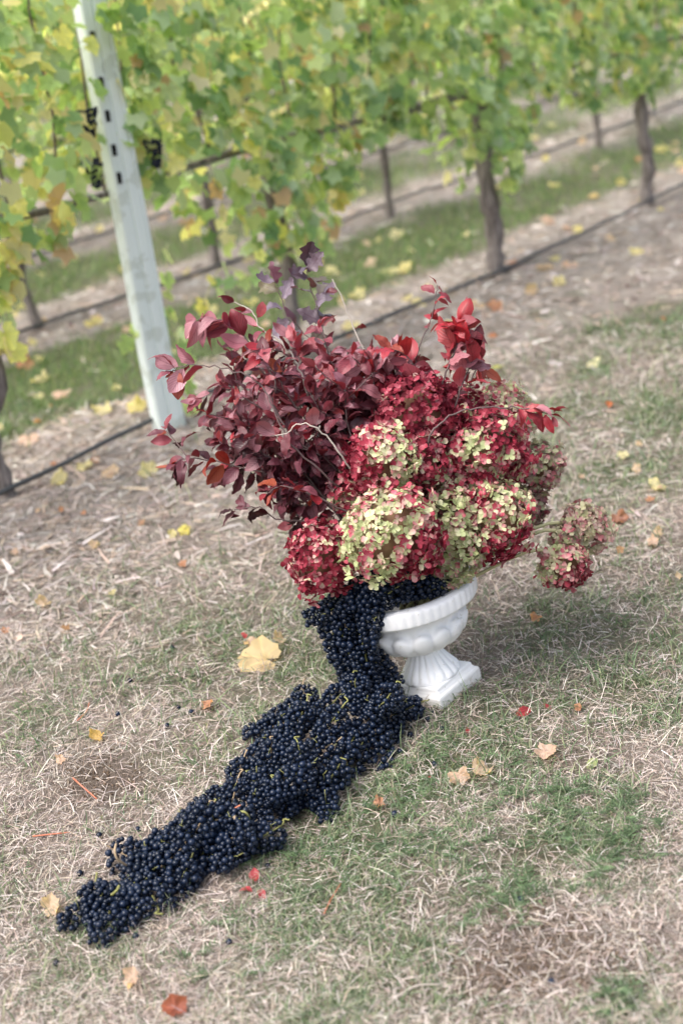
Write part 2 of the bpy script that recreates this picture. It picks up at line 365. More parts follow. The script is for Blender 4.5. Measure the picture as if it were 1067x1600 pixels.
# ------------------------------------------------------------------ grass, straw and litter (stuff)
def sample_ground(n, zmin, zmax, seed, power=2.0, pad=480):
    """ground points with about even density in the view between two depths (and some way outside it)"""
    r = np.random.RandomState(seed); px = r.uniform(-pad, W_PX + pad, n * 3); py = r.uniform(-100, H_PX + 420, n * 3)
    dx = px - W_PX / 2; dy = py - H_PX / 2; u = (dx * CR - dy * SR) / F_PX; v = (dx * SR + dy * CR) / F_PX
    down = SP + v * CP; ok = down > .02; z = np.where(ok, CAM_H / np.maximum(down, .02), 999)
    x = u * z; y = (CP - v * SP) * z; m = ok & (z > zmin) & (z < zmax); return x[m][:n], y[m][:n], z[m][:n]
def blades(name, x, y, L, Wd, pitch, yaw, bend, col, mat, label, lift=None, seg=2):
    n = len(x); z0 = gz(x, y) + (lift if lift is not None else 0)
    dx = np.cos(yaw); dy = np.sin(yaw); sx = -dy; sy = dx
    V = np.zeros((n, seg + 1, 2, 3), np.float32); px = x.copy(); py = y.copy(); pz = z0 - .002
    sl = L / seg; pt = pitch.copy()
    r = np.random.RandomState(n); tw = r.uniform(-.6, .6, n)
    for k in range(seg + 1):
        w = Wd * (1 - .85 * (k / seg) ** 1.6) * .5
        V[:, k, 0] = np.stack([px - sx * w, py - sy * w, pz - tw * w], -1); V[:, k, 1] = np.stack([px + sx * w, py + sy * w, pz + tw * w], -1)
        px = px + dx * np.cos(pt) * sl; py = py + dy * np.cos(pt) * sl; pz = np.maximum(pz + np.sin(pt) * sl, gz(px, py) + .001); pt = pt - bend
        yw = yaw + r.normal(0, .16, n); dx = np.cos(yw); dy = np.sin(yw)
    V = V.reshape(-1, 3); b = (np.arange(n) * (seg + 1) * 2)[:, None]
    F = np.concatenate([b + np.array([[2 * k, 2 * k + 1, 2 * k + 3, 2 * k + 2]]) for k in range(seg)], 0)
    c = np.repeat(col, (seg + 1) * 2, 0)
    return tag(put(name, mesh(name, V, F, mat, True, c)), label, 'grass', kind='stuff')
def pal(n, cols, seed, jit=.18):
    r = np.random.RandomState(seed); c = np.array(cols)[r.randint(0, len(cols), n)]
    return np.clip(c * r.uniform(1 - jit, 1 + jit, (n, 1)) * r.uniform(.95, 1.05, (n, 3)), .005, .9)
STRAW = [(.49, .42, .385), (.60, .53, .495), (.40, .33, .30), (.28, .215, .185), (.71, .65, .61), (.54, .45, .38), (.20, .15, .125), (.45, .395, .375), (.36, .285, .245), (.64, .58, .54)]
GRN = [(.11, .17, .085), (.15, .215, .11), (.22, .28, .15), (.09, .135, .075), (.29, .315, .20), (.14, .20, .12)]
x, y, z = sample_ground(270000, 1.6, 6.0, 1); g, d, p, l = zones(x, y); r = np.random.RandomState(5)
keep = r.rand(len(x)) < np.clip(.78 - .33 * g - .5 * d + .25 * p, .05, 1) * np.where(l > .6, .45, 1); x, y, z = x[keep], y[keep], z[keep]; n = len(x)
sc = np.clip(z / 2.9, .85, 1.9)
blades('dry_grass', x, y, (r.gamma(2.6, .0085, n) + .005) * sc, r.uniform(.0007, .0020, n) * sc, r.uniform(-.05, .45, n) ** 1 + (r.rand(n) < .06) * .6, r.uniform(0, 6.283, n), r.uniform(0, .5, n), pal(n, STRAW, 2), M['straw'],
       'matted pale dry grass lying all over the ground', r.uniform(.001, .009, n))
x, y, z = sample_ground(325000, 1.6, 6.2, 3); g, d, p, l = zones(x, y); cl = fbm(x, y, .06, 41, 2)
keep = r.rand(len(x)) < np.clip(g * 1.15 + .16 - .25 * d - .1 * p, 0, 1) * np.clip((cl - .32) * 3.2, .1, 1) * np.clip(1 - .7 * l + .6 * (g > .35), .1, 1) * .85; x, y, z = x[keep], y[keep], z[keep]; n = len(x); sc = np.clip(z / 2.9, .85, 1.9)
blades('green_grass', x, y, (r.gamma(3, .008, n) + .008) * sc, r.uniform(.0012, .0032, n) * sc, r.uniform(.15, 1.35, n), r.uniform(0, 6.283, n), r.uniform(.1, .75, n), pal(n, GRN, 7), M['blade'],
       'green grass growing in patches through the dry grass', seg=3)
# mown strips between the rows
x, y, z = sample_ground(165000, 5.3, 22, 8); g, d, p, l = zones(x, y); q, s = qs(x, y)
keep = (q > .2) & (r.rand(len(x)) < g * 1.0); x, y, z = x[keep], y[keep], z[keep]; n = len(x); sc = z / 6
blades('mown_grass', x, y, r.uniform(.03, .07, n) * np.sqrt(sc), .004 * sc * r.uniform(.6, 1.2, n), r.uniform(.5, 1.4, n), r.uniform(0, 6.283, n), r.uniform(.1, .5, n), pal(n, [(.09, .17, .05), (.13, .22, .07), (.18, .26, .09), (.11, .19, .06), (.26, .28, .13)], 9), M['blade'],
       'short green grass in the strips between the vine rows')
# litter under the vines: chips of bark, prunings and straw
x, y, z = sample_ground(68000, 3.6, 20, 10); g, d, p, l = zones(x, y); keep = r.rand(len(x)) < l * .9 + .05; x, y, z = x[keep], y[keep], z[keep]; n = len(x); sc = np.clip(z / 4.5, .8, 3)
o = blades('vine_litter', x, y, r.gamma(3, .014, n) * sc ** .5 + .01, (r.uniform(.003, .008, n) + (r.rand(n) < .05) * r.uniform(.004, .014, n)) * sc, r.uniform(-.05, .3, n), r.uniform(0, 6.283, n), r.uniform(0, .2, n),
       pal(n, [(.54, .475, .44), (.40, .325, .29), (.68, .63, .60), (.20, .15, .125), (.50, .41, .38), (.56, .44, .35), (.30, .23, .20), (.14, .10, .085), (.45, .40, .40)], 12), M['straw'], 'bark chips and grey prunings littering the vine rows', r.uniform(.001, .006, n))
o['category'] = 'litter'
# feathery weed rosettes
def weeds():
    mb_v = []; mb_f = []; mb_c = []; r = random.Random(5); cnt = 0
    spots = [(840, 1330, 130, 13), (790, 1400, 120, 10), (900, 1290, 110, 8), (700, 1190, 80, 10), (960, 1340, 60, 12), (620, 1250, 50, 8), (1000, 1290, 60, 8), (500, 1370, 90, 8), (960, 1560, 40, 7), (650, 1330, 60, 8), (380, 1500, 80, 5), (880, 1240, 70, 8)]
    for px, py, rad, k in spots:
        for _ in range(int(k * .85)):
            c = gpt(px + r.gauss(0, rad * .55), py + r.gauss(0, rad * .4), .002)
            for f in range(r.randint(4, 8)):
                a = r.uniform(0, 6.283); L = r.uniform(.025, .06); lift = r.uniform(.15, .9); tone = r.uniform(.7, 1.35)
                colr = (.10 * tone, .155 * tone, .078 * tone); d = Vector((math.cos(a), math.sin(a), 0)); sd = Vector((-d.y, d.x, 0)); nseg = 6
                for i in range(nseg):
                    s = (i + .5) / nseg; p = c + d * L * s + Vector((0, 0, L * lift * s * (1 - .55 * s)))
                    w = L * .30 * math.sin(math.pi * (s * .8 + .15)) * r.uniform(.8, 1.2)
                    for sg in (-1, 1):
                        b = len(mb_v); t = p + sd * sg * w + d * w * .6 + Vector((0, 0, w * r.uniform(.0, .5)))
                        mb_v += [p - d * .0016, p + d * .0016, t]; mb_f.append((b, b + 1, b + 2)); kk = r.uniform(.55, 1.5); mb_c += [tuple(q * kk for q in colr)] * 3
                b = len(mb_v); e = c + d * L + Vector((0, 0, L * lift * .45)); mb_v += [c - sd * .001, c + sd * .001, e]; mb_f.append((b, b + 1, b + 2)); mb_c += [colr] * 3
    tag(put('ground_weeds', mesh('ground_weeds', np.array([tuple(v) for v in mb_v]), np.array(mb_f), M['blade'], False, mb_c)), 'low feathery green weeds spreading in the grass at lower right', 'weeds', kind='stuff')
weeds()
# little crumbs of bare soil in the dark patches
def crumbs():
    V = []; F = []; C = []; r = random.Random(9)
    for px, py, rad, k in [(160, 1215, 60, 160), (850, 1490, 110, 420), (940, 1530, 110, 350), (750, 1550, 90, 260)]:
        for _ in range(k):
            p = gpt(px + r.gauss(0, rad * .6), py + r.gauss(0, rad * .35), .001); s = r.uniform(.0015, .005); b = len(V); q = Euler((r.uniform(0, 6), r.uniform(0, 6), 0)).to_matrix()
            for v in ((1, 0, 0), (-1, 0, 0), (0, 1, 0), (0, -1, 0), (0, 0, 1), (0, 0, -1)): V.append(p + q @ Vector(v) * s * r.uniform(.7, 1.2))
            F += [(b, b + 2, b + 4), (b + 2, b + 1, b + 4), (b + 1, b + 3, b + 4), (b + 3, b, b + 4), (b + 2, b, b + 5), (b + 1, b + 2, b + 5), (b + 3, b + 1, b + 5), (b, b + 3, b + 5)]
            tn = r.uniform(.6, 1.3); C += [(.13 * tn, .09 * tn, .062 * tn)] * 6
    o = tag(put('soil_crumbs', mesh('soil_crumbs', np.array([tuple(v) for v in V]), np.array(F), M['straw'], False, C)), 'loose brown soil crumbs on the worn bare patches', 'soil', kind='stuff')
crumbs()

# ------------------------------------------------------------------ leaf meshes
def vine_leaf_mesh(seed, n=28, mat=None, crumple=.1, name='leaf'):
    r = random.Random(seed)
    A = [0, 14, 30, 42, 60, 78, 92, 104, 122, 140, 158, 172, 180]; Rr = [1.0, .86, .70, .78, .92, .80, .62, .68, .74, .66, .60, .42, .12]
    V = [(0, 0, 0)]; UV = [(0, 0, 0)]; cup = r.uniform(-.25, .35); fold = r.uniform(-.1, .45); ph = r.uniform(0, 6)
    for ring in (.5, 1.0):
        for k in range(n):
            a = 360 * k / n; aa = a if a <= 180 else 360 - a
            rad = np.interp(aa, A, Rr) * ring * (1 + (.06 * (1 if k % 2 else -1) if ring == 1 else 0)) * (1 + .07 * math.sin(a * .05 + ph))
            th = math.radians(a); x = math.sin(th) * rad; y = math.cos(th) * rad
            z = abs(x) * fold * .6 - cup * rad * rad * .5 + crumple * math.sin(5 * th + ph) * rad * rad * .9 + r.gauss(0, crumple * .22) * ring
            V.append((x * .5, y * .5 + .06, z * .5)); UV.append((x, y, ring))
    F = [(0, 1 + (k + 1) % n, 1 + k) for k in range(n)] + [(1 + k, 1 + (k + 1) % n, 1 + n + (k + 1) % n, 1 + n + k) for k in range(n)]
    me = mesh(name, V, F, mat or M['vine_leaf'], True, None, np.array(UV)); return me
VLEAF = [vine_leaf_mesh(i) for i in range(8)]
def dry_leaf_mesh(seed):
    """a dried vine leaf: rolled along one axis and creased, so that it reads as a curled scrap and not as a cut-out"""
    r = random.Random(seed); n = 40; A = [0, 14, 30, 42, 60, 78, 92, 104, 122, 140, 158, 172, 180]; Rr = [1.0, .9, .72, .8, .95, .84, .7, .74, .78, .66, .55, .4, .2]
    roll = r.uniform(.9, 2.1); ang = r.uniform(0, 3.1); sq_ = r.uniform(.6, .95); ph = r.uniform(0, 6); V = [(0, 0, 0)]; UV = [(0, 0, 0)]
    off = Vector((seed * 1.7, 3.1, 0))
    for ring in (.28, .55, .8, 1.0):
        for k in range(n):
            a = 360 * k / n; aa = a if a <= 180 else 360 - a
            rad = np.interp(aa, A, Rr) * ring * (1 + (.05 * (1 if k % 2 else -1) + .14 * mnoise.noise(Vector((k * .35, seed, 0)))) * (ring == 1)); th = math.radians(a); x = math.sin(th) * rad; y = math.cos(th) * rad; UV.append((x, y, ring * .8))
            u = x * math.cos(ang) + y * math.sin(ang); v = -x * math.sin(ang) + y * math.cos(ang)
            z = .13 * mnoise.noise(Vector((u * 2.2, v * 2.2, 0)) + off) * 2 + .05 * mnoise.noise(Vector((u * 6, v * 6, 0)) + off) * 2
            zz = (1 - math.cos(u * roll)) / roll; uu = math.sin(u * roll) / roll + z * math.sin(u * roll) * -.6
            V.append((uu * .5, v * sq_ * .5, (zz + z) * .5))
    F = [(0, 1 + (k + 1) % n, 1 + k) for k in range(n)]
    for q in range(3): F += [(1 + q * n + k, 1 + q * n + (k + 1) % n, 1 + (q + 1) * n + (k + 1) % n, 1 + (q + 1) * n + k) for k in range(n)]
    return mesh('leaf', V, F, M['vine_leaf'], True, None, np.array(UV))
DLEAF = [dry_leaf_mesh(40 + i) for i in range(12)]          # dried, crumpled ones
def shrub_leaf_mesh(seed, wide=.5, lobed=False, name='leaf'):
    r = random.Random(seed); n = 12; V = []; UV = []; F = []; fold = r.uniform(.05, .6); curl = r.uniform(-.9, 1.3); tw = r.uniform(-.8, .8); wav = r.uniform(.0, .05)
    for i in range(n + 1):
        s = (1 - math.cos(math.pi * i / n)) / 2 * .6 + i / n * .4; w = wide * .5 * math.sin(math.pi * s ** .94) ** .82 * (1.06 - .1 * s) if 0 < i < n else .004
        if lobed and 0 < i < n: w *= (1.35 if i % 3 == 1 else .75 if i % 3 == 0 else 1.0)
        a = -curl * s * s; y = s * math.cos(a * .6); z = s * math.sin(a * .6) + (.03 * math.sin(9 * s + seed))
        for j, u in enumerate((-1, -.5, 0, .5, 1)):
            ww = w * (1 + (.07 if (i + j) % 2 and abs(u) == 1 else 0)); t = tw * s
            x = u * ww; zz = abs(u) * ww * fold + wav * math.sin(i * 2.1 + u * 2) * abs(u)
            V.append((x * math.cos(t) - zz * math.sin(t), y, z + zz * math.cos(t) + x * math.sin(t))); UV.append((u, s, 0))
    for i in range(n):
        for j in range(4): a = i * 5 + j; F.append((a, a + 1, a + 6, a + 5))
    return mesh(name, V, F, M['shrub_leaf'], True, None, np.array(UV))
SLEAF = [shrub_leaf_mesh(i, .38 + .06 * (i % 4)) for i in range(20)]
LLEAF = [shrub_leaf_mesh(50 + i, .6, True) for i in range(5)]

# ------------------------------------------------------------------ vines
PB = gp(265, 668)
VG = [(.20, .33, .15), (.27, .41, .18), (.35, .49, .21), (.44, .57, .24), (.52, .62, .28), (.40, .52, .31), (.50, .60, .38)]
VY = [(.68, .65, .26), (.74, .70, .40), (.62, .64, .24), (.64, .67, .30), (.70, .64, .42), (.64, .56, .28)]
def leafcol(yel, r):
    c = r.choice(VY) if r.random() < yel else r.choice(VG)
    if r.random() < .02: c = (.52, .36, .22)
    k = r.uniform(.85, 1.2); return (c[0] * k, c[1] * k, c[2] * k, 1)
def small_leaf():                                     # cheap leaf for the joined foliage
    A = [0, 35, 60, 95, 125, 180, 235, 265, 300, 325]; Rr = [1, .68, .9, .6, .72, .15, .72, .6, .9, .68]
    V = [(0, .06, 0)] + [(math.sin(R(a)) * q * .5, math.cos(R(a)) * q * .5 + .06, .12 * q * q * (1 if i % 2 else -.4)) for i, (a, q) in enumerate(zip(A, Rr))]
    return np.array(V), np.array([(0, 1 + (k + 1) % 10, 1 + k) for k in range(10)])
SLV, SLF = small_leaf()
vine_no = [0]
def grape_vine(base, label, n_obj, n_stuff, droop, yel=.2, lo=.43, mid=.86, lean=(0, 0), half=.92, top=1.95, thick=.20, crown=True, trunk_r=.038, sparse=None, bellw=.36):
    n_stuff = int(n_stuff * 1.15); yel *= .9
    vine_no[0] += 1; r = random.Random(100 + vine_no[0]); base = Vector(base); base.z = float(gz(base.x, base.y))
    t = thing('grape_vine', base, label, 'grape vine', 'grape vines trained along the trellis rows')
    up = Vector((0, 0, 1)); hl = Vector((lean[0], lean[1], 0))
    pts = [base - up * .04, base + up * .08 + hl * .06, base + up * .25 + hl * .3 + Vector((r.gauss(0, .012), r.gauss(0, .012), 0)), base + up * .45 + hl * .55 + Vector((r.gauss(0, .032), r.gauss(0, .032), 0)), base + up * .68 + hl * .85, base + up * .88 + hl]
    sp_ = smooth_path(pts, 4); n = len(sp_); rad = [trunk_r * (1.35 - .5 * min(1, i / 4)) * (1 + .17 * math.sin(i * 1.9 + r.random())) * (1.15 if i > n - 4 else 1) for i in range(n)]
    V, F = tube(sp_, rad, 10, .10, seed=vine_no[0]); put('trunk', mesh('trunk', V, F, M['bark']), None, t)
    head = pts[-1]
    for sg in (-1, 1):
        a = [head - up * .03, head + ROWD * sg * .12 + up * .05, head + ROWD * sg * .45 + up * (.05 + r.gauss(0, .01)), head + ROWD * sg * (half - .03) + up * .04]
        a = smooth_path(a, 3); V, F = tube(a, [trunk_r * .55 * (1 - .5 * i / len(a)) for i in range(len(a))], 7, .12, seed=sg + 5); put('cordon', mesh('cordon', V, F, M['bark']), None, t)
    for i in range(7):
        s = -half + (i + .5) * 2 * half / 7 + r.gauss(0, .04); a = head + ROWD * s + up * .05; off = ROWN * r.gauss(0, .05)
        p = smooth_path([a, a + up * .3 + off, a + up * .65 + off * 1.5 + ROWD * r.gauss(0, .05), a + up * 1.0 + off + ROWD * r.gauss(0, .08)], 2)
        V, F = tube(p, [.006 - .0005 * k for k in range(len(p))], 5); put('cane', mesh('cane', V, F, M['twig']), None, t)
    def pos():
        while True:
            s = r.uniform(-half, half); bell = math.exp(-(s / bellw) ** 2); hb = mid - (mid - lo) * bell * droop + .05 * math.sin(s * 9 + vine_no[0])
            h = r.uniform(lo, top)
            if h < hb: continue
            if sparse and r.random() < sparse(s, h): continue
            th = thick * (1 + .35 * math.sin(s * 7 + h * 5)) * (.55 + .45 * min(1, (h - hb) / .25))
            side = -1 if r.random() < .62 else 1; w = side * th * (1 - abs(r.gauss(0, .32)))
            p = base + hl + ROWD * s + ROWN * w + up * h
            e = Vector((p.x - PB.x, p.y - PB.y, 0)); toc = Vector((-PB.x, -PB.y, 0)).normalized(); al = e.dot(toc)   # the canopy is cut back in front of the post
            if -.03 < al < .7 and (e - toc * al).length < .10 and r.random() < (.97 if h < 1.12 else .8): continue
            return p, side
    def orient():
        return None
    for i in range(n_obj):
        p, side = pos()
        if i % 2 and side > 0: p = p - ROWN * 2 * (p - base - hl).dot(ROWN); side = -1
        nrm = ROWN * side * 1.0 + up * r.uniform(.0, 1.1) + Vector((r.gauss(0, .5), r.gauss(0, .5), r.gauss(0, .25)))
        s = r.uniform(.07, .145)
        put('leaf', VLEAF[r.randrange(8)], frame_mat(p, nrm, -up, r.gauss(0, .7), s), t, leafcol(yel, r))
    if n_stuff:
        Vs = []; Cs = []
        for i in range(n_stuff):
            p, side = pos(); nrm = ROWN * side + up * r.uniform(.0, 1.1) + Vector((r.gauss(0, .6), r.gauss(0, .6), r.gauss(0, .3)))
            m = np.array(frame_mat(p - base, nrm, -up, r.gauss(0, .8), r.uniform(.08, .135))); Vs.append(SLV @ m[:3, :3].T + m[:3, 3]); c = leafcol(yel, r); Cs.append(np.tile(c[:3], (11, 1)))
        Vs = np.concatenate(Vs); Fs = (np.arange(n_stuff)[:, None, None] * 11 + SLF[None]).reshape(-1, 3)
        o = put('foliage', mesh('foliage', Vs, Fs, M['foliage'], True, np.concatenate(Cs)), Matrix.Translation(base), t); tag(o, kind='stuff')
    return t, base
def on_row(k, s): return Vector((P0.x, P0.y, 0)) + ROWD * s + ROWN * (k * ROW_GAP)
v1 = [gp(10, 775), gp(465, 562), gp(775, 425), gp(1010, 322)]
sm1 = [(v - v1[0]).dot(ROWD) for v in v1]
def lift_post(s, h): return .0
grape_vine(v1[0], 'grape vine at the left edge with yellow leaves hanging in front', 280, 700, .75, .34, lo=.5, mid=.93)
grape_vine(v1[1], 'grape vine just right of the pale post, trunk behind the red branches', 300, 1000, 1.0, .28, lo=.40, mid=.88, bellw=.46)
grape_vine(v1[2], 'grape vine with bushy skirt of leaves above its thick trunk, front row centre right', 300, 950, 1.05, .13, lo=.42, mid=.90, half=.92, trunk_r=.056)
grape_vine(v1[3], 'front row grape vine at the right with tall bare grey trunk', 300, 950, .3, .2, lo=.60, mid=.70, trunk_r=.046)
grape_vine(on_row(0, sm1[3] + 1.73), 'front row grape vine beyond the right edge of the frame', 0, 800, .3, .2, lo=.6, mid=.7)
grape_vine(on_row(0, -1.73), 'front row grape vine left of the frame, canopy at the upper left corner', 120, 800, .3, .25, lo=.7, mid=.95)
r2 = [(gp(60, 515), 'leaning dark vine trunk behind the yellow leaves, second row left', .5, (-.12, .0)), (gp(610, 340), 'grape vine with a curved dark trunk, middle of the second row', .35, (-.03, 0)), (gp(935, 232), 'second row grape vine with short dark trunk at upper right', .15, (0, 0))]
for p, lab, yel, lean in r2: grape_vine(p, lab, 170, 850, .55, yel, lo=.58, mid=.74, lean=lean, trunk_r=.034)
s_ = [(Vector((p.x, p.y, 0)) - Vector((P0.x, P0.y, 0))).dot(ROWD) for p, *_ in r2]
grape_vine(on_row(1, (s_[0] + s_[1]) / 2), 'second row grape vine hidden behind the pale post and front canopy', 60, 700, .4, .3, lo=.62, mid=.74)
grape_vine(on_row(1, s_[2] + 1.73), 'second row grape vine at the top right corner', 100, 700, .4, .2, lo=.66, mid=.86)
grape_vine(on_row(1, s_[0] - 1.73), 'second row grape vine at the left edge', 60, 500, .4, .3, lo=.7, mid=.9)
p3 = gp(85, 405); s3 = (Vector((p3.x, p3.y, 0)) - Vector((P0.x, P0.y, 0))).dot(ROWD)
for k in range(-1, 6):
    grape_vine(on_row(2, s3 + k * 1.73), '%s vine of the third trellis row behind' % ['leftmost', 'second from left', 'third from left', 'middle', 'third from right', 'second from right', 'rightmost'][k + 1], 0, 750, .3, .3, lo=.55, mid=.68, lean=(-.1 if k == 0 else 0, 0), trunk_r=.032, top=1.9)
for row in (3, 4):
    for k in range(-1, 8):
        grape_vine(on_row(row, s3 + .6 * row + k * 1.73), 'grape vine in the fourth trellis row' if row == 3 else 'grape vine in the farthest trellis row', 0, 600, .3, .3, lo=.66, mid=.84, trunk_r=.03)

# ------------------------------------------------------------------ trellis post, wires, drip hoses
pb = gp(265, 668); pb.z = float(gz(pb.x, pb.y))
post = thing('trellis_post', pb, 'pale grey green wooden trellis post with dark slots at left', 'post')
face = (Vector((CAMP.x, CAMP.y, 0)) - Vector((pb.x, pb.y, 0))).normalized(); fa = math.atan2(face.y, face.x) + math.pi / 2 + R(24)
prm = Matrix.Rotation(fa, 4, 'Z')
mb = MB()
prof = [(-.058, -.03), (-.05, -.037), (-.016, -.038), (-.012, -.033), (-.006, -.033), (-.002, -.038), (.03, -.037), (.034, -.032), (.038, -.032), (.042, -.036), (.055, -.032), (.06, -.02), (.06, .03), (.05, .04), (-.05, .04), (-.058, .03)]
hs = [-.1, .0, .3, .6, .9, 1.2, 1.5, 1.8, 2.05]; V = []; F = []
for i, h in enumerate(hs):
    for a, b in prof: V.append((a * (1.02 - .012 * i) + .002 * math.sin(i * 2), b + .0015 * math.cos(i * 3), h))
n = len(prof)
for i in range(len(hs) - 1):
    for k in range(n): F.append((i * n + k, i * n + (k + 1) % n, (i + 1) * n + (k + 1) % n, (i + 1) * n + k))
F.append(tuple((len(hs) - 1) * n + k for k in range(n)))
put('post_shaft', mesh('post_shaft', V, F, M['post'], False), Matrix.Translation(pb) @ prm, post)
# the slots sit where the photograph shows them: solve heights from the pixels along the post
def h_on_post(py):
    best = min((abs(project(pb + Vector((0, 0, h / 1000)))[1] - py), h / 1000) for h in range(0, 2000, 5)); return best[1]
slot_m = MB(); b = box((0, 0, 0), (.016, .004, .040)); slot_m.add(*b); b = box((.006, -.001, .006), (.006, .004, .012)); slot_m.add(*b); slot_me = slot_m.build('slot', M['slot'], False)
for py in (57, 128, 180, 232, 276):
    h = h_on_post(py); put('slot', slot_me, Matrix.Translation(pb) @ prm @ Matrix.Translation((-.031, -.0395, h)), post)
def line(name, row, hgt, rad, mat, label, cat, s0, s1, off=0.0, sag=.0, group=None, hug=False):
    pts = []; n = int((s1 - s0) / .25)
    for i in range(n + 1):
        s = s0 + (s1 - s0) * i / n; p = on_row(row, s) + ROWN * off
        p.z = (float(gz(p.x, p.y)) + hgt + .012 * math.sin(s * 1.3)) if hug else hgt - sag * abs(math.sin(s * math.pi / 1.73)) ; pts.append(p)
        if hug: pts[-1] = p + ROWN * (.02 * math.sin(s * .9) + .012 * math.sin(s * 2.7))
    V, F = tube(pts, rad, 7); o = put(name, mesh(name, V, F, mat)); return tag(o, label, cat, group)
hw = h_on_post(262)
for h, w in ((.93, 'lowest'), (hw if hw > 1.0 else 1.12, 'second'), (1.45, 'upper'), (1.75, 'topmost')):
    line('trellis_wire', 0, h, .0016, M['wire'], w + ' steel wire strung through the front row canopy', 'wire', -2.5, 8, off=-.03, group='trellis wires')
line('trellis_wire', 1, .93, .0016, M['wire'], 'steel wire strung along the second vine row', 'wire', -2, 10, group='trellis wires')
line('drip_hose', 0, .035, .010, M['hose'], 'black drip hose running along the foot of the front vine row', 'hose', -2.5, 9, off=-.04, hug=True, group='irrigation hoses')
line('drip_hose', 1, .03, .011, M['hose'], 'black drip hose on the ground along the second vine row', 'hose', -3, 11, off=-.05, hug=True, group='irrigation hoses')
line('drip_hose', 2, .03, .011, M['hose'], 'black drip hose along the third vine row', 'hose', -3, 13, off=-.05, hug=True, group='irrigation hoses')
# white wire clip beside the post
mb = MB(); q = at(232, 267, project(pb)[2] - .25); V, F = tube(smooth_path([q - ROWD * .045, q - ROWD * .01 + Vector((0, 0, .012)), q + ROWD * .05, q + ROWD * .06 - Vector((0, 0, .02))], 3), .005, 6); mb.add(V, F)
tag(put('wire_clip', mb.build('wire_clip', M['clip'])), 'small white clip on the wire just right of the pale post', 'clip')
# dark clusters left hanging in the canopy
def cluster_mesh(seed, n=75, L=.10, Rm=.034):
    r = random.Random(seed); V = []; F = []
    ico_v = [(0, 0, 1), (.894, 0, .447), (.276, .851, .447), (-.724, .526, .447), (-.724, -.526, .447), (.276, -.851, .447), (.724, .526, -.447), (-.276, .851, -.447), (-.894, 0, -.447), (-.276, -.851, -.447), (.724, -.526, -.447), (0, 0, -1)]
    ico_f = [(0, 1, 2), (0, 2, 3), (0, 3, 4), (0, 4, 5), (0, 5, 1), (1, 6, 2), (2, 7, 3), (3, 8, 4), (4, 9, 5), (5, 10, 1), (6, 7, 2), (7, 8, 3), (8, 9, 4), (9, 10, 5), (10, 6, 1), (11, 7, 6), (11, 8, 7), (11, 9, 8), (11, 10, 9), (11, 6, 10)]
    for i in range(n):
        s = r.random(); rad = Rm * (1 - .7 * s); a = r.uniform(0, 6.283); c = (math.cos(a) * rad, math.sin(a) * rad, -s * L); b = len(V)
        V += [(c[0] + x * .0078, c[1] + y * .0078, c[2] + z * .0078) for x, y, z in ico_v]; F += [(b + i0, b + i1, b + i2) for i0, i1, i2 in ico_f]
    return mesh('grape_cluster', V, F, M['grape'])
for px, py, dz, lab in ((136, 190, 5.0, 'dark grape cluster hanging in leaves left of the post, upper one'), (144, 268, 4.95, 'dark grape cluster hanging beside the orange leaf left of the post'), (238, 238, 5.2, 'small dark grape cluster hanging right of the post')):
    o = put('grape_cluster', cluster_mesh(px), Matrix.Translation(at(px, py - 20, dz))); tag(o, lab, 'grapes', 'grape clusters hanging in the vine canopy')
# leafy shoots growing at the foot of the post
def shoot(pts, label, n, yel, size=(.06, .1)):
    P = smooth_path(pts, 4); t = thing('vine_shoot', P[0], label, 'vine shoot', 'low shoots at the foot of the vines')
    V, F = tube(P, [.004 * (1 - .6 * i / len(P)) for i in range(len(P))], 5); put('stem', mesh('stem', V, F, M['fstem']), None, t)
    for i in range(n):
        p = P[int((i + .5) / n * (len(P) - 1))]; nrm = -ROWN + Vector((rnd.gauss(0, .5), rnd.gauss(0, .5), rnd.uniform(.1, 1)))
        put('leaf', VLEAF[rnd.randrange(8)], frame_mat(p + rv(.015), nrm, Vector((0, 0, -1)), rnd.gauss(0, .8), rnd.uniform(*size)), t, leafcol(yel, rnd))
zp = project(pb)[2]
shoot([gpt(282, 655), at(268, 600, zp - .05), at(240, 520, zp - .12), at(190, 545, zp - .2)], 'green leafy shoot crossing in front of the pale post low down', 12, .05)
shoot([gpt(300, 650), at(290, 560, zp), at(262, 480, zp - .05), at(262, 380, zp)], 'green shoot climbing beside the right edge of the pale post', 12, .1)
shoot([at(395, 430, zp), at(345, 420, zp + .1), at(320, 470, zp + .1), at(310, 480, zp + .1)], 'short pale green shoot hanging right of the post', 7, .3)
shoot([at(420, 380, zp + .2), at(400, 420, zp + .15), at(350, 450, zp + .1), at(330, 440, zp + .1)], 'pale green drooping shoot behind the left red branches', 9, .1)
shoot([at(520, 300, zp + .6), at(500, 370, zp + .3), at(440, 400, zp + .2)], 'yellow green shoot dangling above the bouquet', 9, .25)
shoot([at(-20, 370, 4.9), at(0, 440, 4.85), at(10, 500, 4.8), at(5, 550, 4.8)], 'yellow leaves of a shoot dangling at the left edge', 16, .8, (.08, .13))

